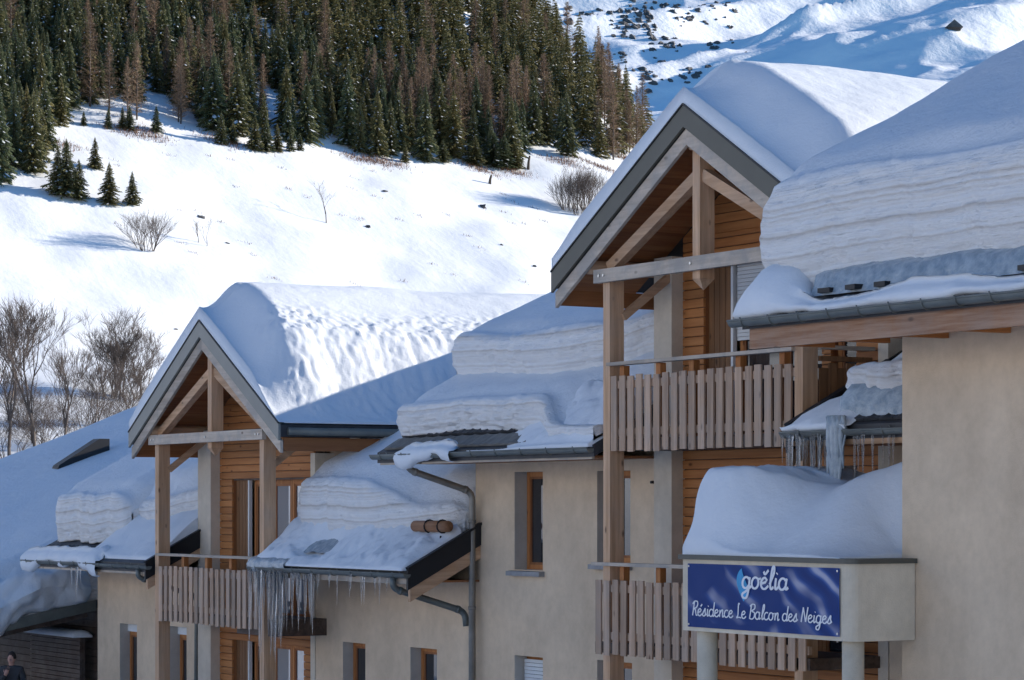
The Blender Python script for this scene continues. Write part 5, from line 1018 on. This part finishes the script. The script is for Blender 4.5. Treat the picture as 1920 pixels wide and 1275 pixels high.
def bare_mesh(seed, stems=1, spread=0.35, levels=5, twigs=3, mat='bark_grey', r0=0.016, up=0.25):
    """leafless broadleaf: stems that fork again and again into fine twigs; height about 1"""
    r = random.Random(seed); tr, br = MB(), MB()
    def grow(p, d, L_, rad, lv):
        pts = [p]; rs = [rad]; q = Vector(p); dd = Vector(d)
        for i in range(3):
            dd = (dd+Vector((r.uniform(-1, 1), r.uniform(-1, 1), r.uniform(-0.3, 1)*up*2))*0.16).normalized(); q = q+dd*L_/3; pts.append(tuple(q)); rs.append(rad*(1-0.13*(i+1)))
        (tr if lv == 0 else br).tube(pts, rs, 6 if lv == 0 else (4 if lv < 3 else 3), False)
        if lv >= levels: return
        n = r.choice((2, 3, 3, 4)) if lv < levels-1 else twigs
        for j in range(n):
            k = r.uniform(0.35, 1.0) if j else 1.0
            b = Vector(pts[0]).lerp(Vector(pts[-1]), k) if k < 1 else Vector(pts[-1])
            nd_ = (dd+Vector((r.uniform(-1, 1), r.uniform(-1, 1), r.uniform(-0.25, 0.7)))*(0.30+spread*0.9)).normalized()
            grow(b, nd_, L_*r.uniform(0.6, 0.85), max(rad*r.uniform(0.42, 0.64), 0.0012), lv+1)
    for s in range(stems):
        a = r.uniform(0, 6.283); o = 0.03*math.sqrt(stems-1) if stems > 1 else 0
        d = Vector((math.cos(a)*spread*r.uniform(0.2, 1), math.sin(a)*spread*r.uniform(0.2, 1), 1)).normalized() if stems > 1 else Vector((r.uniform(-.05, .05), r.uniform(-.05, .05), 1))
        grow(Vector((math.cos(a)*o, math.sin(a)*o, -0.02)), d, 0.34 if stems > 1 else 0.40, r0*r.uniform(0.6, 1), 0)
    zmax = max(v[2] for v in br.v); 
    for m_ in (tr, br): m_.v = [(x/zmax, y/zmax, z/zmax) for x, y, z in m_.v]
    return tr.mesh('trunk', mat, (0, 0, 0), True), br.mesh('crown', 'twig' if mat != 'larch_twig' else mat, (0, 0, 0), True)
rt = random.Random(12)
SPM = [spruce_mesh(s, w_, th) for s, w_, th in ((1, 0.165, 0.0), (2, 0.15, 0.05), (3, 0.185, 0.05), (4, 0.14, 0.1), (5, 0.17, 0.12), (6, 0.155, 0.0), (7, 0.20, 0.1))]
LAM = [larch_mesh(s) for s in (1, 2, 3, 4)]
TRM, TRL = trunk_mesh(), trunk_mesh(1, 0.011, 'bark_grey')
def plant(name, a, d, h, crown, trunk, label, cat, group, sx=1.0):
    u, v = G(a, d); e = thing(name, (u, v, hill(a, d)-0.1), label, cat, group); rz = rt.uniform(0, 6.28)
    s_ = (h*sx, h*sx, h)
    inst(trunk, 'trunk', e, WL[e], rz, s_); inst(crown, 'crown', e, WL[e], rz, s_); return e
for a, d, h in SPRUCE: plant('spruce_tree', a, d, h, rt.choice(SPM), TRM, 'snow-flecked dark spruce in the dense wood on the slope', 'tree', 'spruces of the wood', rt.uniform(0.8, 1.15))
FP = [spruce_mesh(s+40, w_, 0.15, 20, True) for s, w_ in ((1, 0.2), (2, 0.18), (3, 0.22))]; fw = MB()
for a, d, h in SPRUCE_FAR:
    q = rt.choice(FP); (u, v), z = G(a, d), hill(a, d)-0.1; c_, s_ = math.cos(d*7), math.sin(d*7); o = len(fw.v)
    fw.v += [(u+h*(x*c_-y*s_), v+h*(x*s_+y*c_), z+h*zz) for x, y, zz in q.v]; fw.f += [tuple(i+o for i in f) for f in q.f]; fw.mi += q.mi
tag(fw.build('forest', ['needles', 'snow'], None, False, False), 'dense upper spruce wood reading as one dark mass', 'forest', None, 'stuff')
for a, d, h in LARCH: plant('larch_tree', a, d, h, rt.choice(LAM), TRL, 'bare brown larch among the spruces on the slope', 'tree', 'bare larches of the wood', rt.uniform(0.9, 1.3))
SL = ['tiny spruce alone on the snow, leftmost below the wood', 'small spruce left of a close pair under the wood', 'small spruce, left one of a touching pair under the wood', 'small spruce, right one of a touching pair under the wood', 'solitary small spruce right of the touching pair',
 'young spruce at the left end of the row below the snowy gully', 'short young spruce close beside a taller one below the gully', 'tallest young spruce of the row below the snowy gully', 'second tallest young spruce below the snowy gully', 'middle-sized young spruce below the snowy gully', 'low young spruce near the end of the row below the gully', 'lowest spruce at the right end of the row below the gully',
 'young spruce above the lone pair on the open snow', 'tall spruce of the clump at the lower left corner of the wood', 'shorter spruce at the right of the lower left clump', 'spruce at the left of the lower left clump', 'young spruce left of the lone small one on the open snow', 'lone small spruce on open snow, lowest of all',
 'bushy pine at the left of the clump at the wood edge', 'tallest bushy pine of the clump at the wood edge', 'bushy pine right of the tallest in the edge clump', 'low pine at the right end of the edge clump', 'low young spruce on the wood edge beside bare larches', 'small spruce on the wood edge left of the pines', 'small spruce on the wood edge below the larches']
for (a, d, h), l in zip(SMALL, SL): plant('young_spruce', a, d, h, SPM[rt.choice((2, 6, 4, 0))], TRM, l, 'tree', 'young conifers below the wood', 1.35 if 'pine' not in l else 1.9)
BT = [bare_mesh(s, 1, 0.34, 6, 4, r0=0.018) for s in (3, 8)]+[bare_mesh(s, 5, 0.42, 5, 5, r0=0.013) for s in (5, 9)]
BU = [bare_mesh(s, 26, 0.75, 3, 5, r0=0.009, up=0.45) for s in (2, 6)]
SP = [bare_mesh(s, 1, 0.32, 5, 3, r0=0.018) for s in (21, 22, 23)]
BL = ['tall bare tree left of centre in the grove at the left edge', 'tall bare tree at the left edge behind the porch roof', 'wide bare multi-stemmed tree on the snow slope, left of a pair', 'wide bare multi-stemmed tree on the slope, middle one', 'bare tree nearest the lower gable roof on the slope', 'bare tree in the middle of the left grove', 'bare tree just left of the lower gable', 'bare tree cut by the left edge', 'shorter bare tree in the left grove above the porch snow']
for i, ((a, d, h), l) in enumerate(zip(BARE, BL)): plant('bare_tree', a, d, h, *reversed(BT[2+i % 2] if i in (2, 3, 4) else BT[i % 2]), l, 'tree', 'bare trees at the left', 1.15 if i in (2, 3, 4) else 0.95)
for i, ((a, d, h), l) in enumerate(zip(BUSH, ['round leafless bush alone on the open snow', 'tall leafless bush beside the taller gable roof', 'leafless bush left of the tall one by the gable', 'leafless bush right of the tall one by the gable'])): plant('leafless_bush', a, d, h, *reversed(BU[i % 2]), l, 'bush', 'leafless bushes on the snow', 0.95 if i == 0 else 0.75)
for i, ((a, d, h), l) in enumerate(zip(SAP, ['thin bare sapling alone in the middle of the snow slope', 'shorter bare sapling right of the round bush', 'taller bare sapling right of the round bush'])): plant('bare_sapling', a, d, h, *reversed(SP[i]), l, 'tree', 'bare saplings on the snow', 1.0)
BR = [bare_mesh(s, 14, 0.9, 4, 4, r0=0.007, up=0.3) for s in (31, 32, 33)]
for i, (a, d, h) in enumerate(BRUSH[::2]): plant('brushwood', a, d, h*0.9, *reversed(BR[i % 3]), 'tangled leafless brush under the bare trees at the left', 'bush', 'brush under the bare trees', 1.0)
for (a, d, h), l in zip(POST, ['short leaning stump on the open snow below the pines', 'short dark stump beside the pine clump']):
    u, v = G(a, d); z = hill(a, d)
    st = MB().tube([(u, v, z-0.2), (u+0.05, v+0.06, z+h*0.5), (u+0.1, v+0.22, z+h)], [0.22, 0.17, 0.12], 9); tag(st.build('tree_stump', 'bark', None, True), l, 'stump', 'stumps on the snow')
def rock_piece(mb, u, v, z, s_, r):
    o = Vector((r.uniform(0, 50), r.uniform(0, 50), 0)); rows = []
    for i in range(6):
        ph = math.pi*i/5; rows.append([Vector((math.sin(ph)*math.cos(a), math.sin(ph)*math.sin(a), math.cos(ph)*0.8)) for a in lin(0, 2*math.pi, 9)])
    mb.grid([[(u+p.x*s_*(1+0.9*noise.noise(p*1.9+o)), v+p.y*s_*(1+0.9*noise.noise(p*1.9+o)), z+p.z*s_*(1+0.9*noise.noise(p*1.9+o))) for p in rw] for rw in rows])
RL = ['dark rock half buried below the stump', 'small rock on the snow left of the saplings', 'rock on the snow just above the lower gable roof', 'rock on the snow beside the taller gable roof', 'flat rock right of the bare saplings', 'rock near the lone sapling', 'small rock below the big bushes', 'rock in the upper middle of the snow slope', 'rock above the lower gable crest', 'rock below the row of young spruces', 'rock left of the lone sapling, upper of two', 'rock left of the lone sapling, lower of two']
for (a, d, h), l in list(zip(ROCK, RL))[:8]:
    m_ = MB(); u, v = G(a, d); rock_piece(m_, u, v, hill(a, d)-0.12, h*0.6, rt); tag(m_.build('rock', 'rock', None, False), l, 'rock', 'rocks in the snow')
gr = MB()
for a, d, _ in GRASS:
    for i in range(420):
        aa, dd = a+rt.gauss(0, 1.6), d+rt.gauss(0, 0.9); u, v = G(aa, dd); z = hill(aa, dd); w_ = rt.uniform(0.02, 0.05); q = rt.uniform(0, 6.28)
        gr.add([(u-w_*math.cos(q), v-w_*math.sin(q), z-0.05), (u+w_*math.cos(q), v+w_*math.sin(q), z-0.05), (u+rt.uniform(-.3, .3), v+rt.uniform(-.3, .3), z+rt.uniform(0.2, 0.6))], [(0, 1, 2)])
for k in range(70):
    a, d = rt.uniform(-52, 4), rt.uniform(285, 345)
    for i in range(14):
        aa, dd = a+rt.gauss(0, 0.35), d+rt.gauss(0, 0.2); u, v = G(aa, dd); z = hill(aa, dd); q = rt.uniform(0, 6.28)
        gr.add([(u-0.03*math.cos(q), v-0.03*math.sin(q), z-0.05), (u+0.03*math.cos(q), v+0.03*math.sin(q), z-0.05), (u+rt.uniform(-.2, .2), v+rt.uniform(-.2, .2), z+rt.uniform(0.1, 0.35))], [(0, 1, 2)])
tag(gr.build('dead_grass', 'dead_grass', None, False, False), 'rust-brown dead grass along the lower edge of the wood', 'grass', None, 'stuff')
# far mountain: outcrops and a hut
rk = MB(); rm = random.Random(6); n_ = 0
while n_ < 700:
    q, d = rm.uniform(0.02, 0.16), rm.uniform(1100, 2300); a = q*d; e = (mountain(a, d)-5)/d
    if e > 0.2: continue
    k = smooth(0.096, 0.055, q)*smooth(0.13, 0.165, e)
    if rm.random() > 0.003+0.9*k or fb(a/22, d/40, 2.0, 4) < -0.02+0.12*(1-k): continue
    u, v = G(a, d); s_ = rm.uniform(0.5, 2.2)*(1+0.8*k*rm.random()); rock_piece(rk, u, v, mountain(a, d)-0.3*s_, s_, rm); n_ += 1
tag(rk.build('outcrop_rocks', 'rock', None, False, False), 'dark rock outcrops breaking through the snow of the far mountain', 'rock', None, 'stuff')
a, d = HUT[0]; u, v = G(a, d); z = mountain(a, d); HT = thing('mountain_hut', (u, v, z), 'tiny dark mountain hut with a steep roof, high on the far snow', 'hut')
ax, ay = Vector((CA, CB, 0)), Vector((-CB, CA, 0)); o_ = Vector((u, v, z))
def q_(x, y, zz): return tuple(o_+ax*x+ay*y+Vector((0, 0, zz)))
MB().add([q_(x, y, zz) for zz in (-1, 1.6) for y in (-3, 3) for x in (-4, 4)], [(0, 1, 5, 4), (1, 3, 7, 5), (3, 2, 6, 7), (2, 0, 4, 6)]).build('wall', 'wood_dark_u', HT)
MB().add([q_(-5.5, -3.6, 0.9), q_(5.5, -3.6, 0.9), q_(5.5, 3.6, 0.9), q_(-5.5, 3.6, 0.9), q_(0, -3.6, 5.6), q_(0, 3.6, 5.6)], [(0, 3, 5, 4), (1, 4, 5, 2), (0, 4, 1), (2, 5, 3), (0, 1, 2, 3)]).build('roof', 'rock', HT)
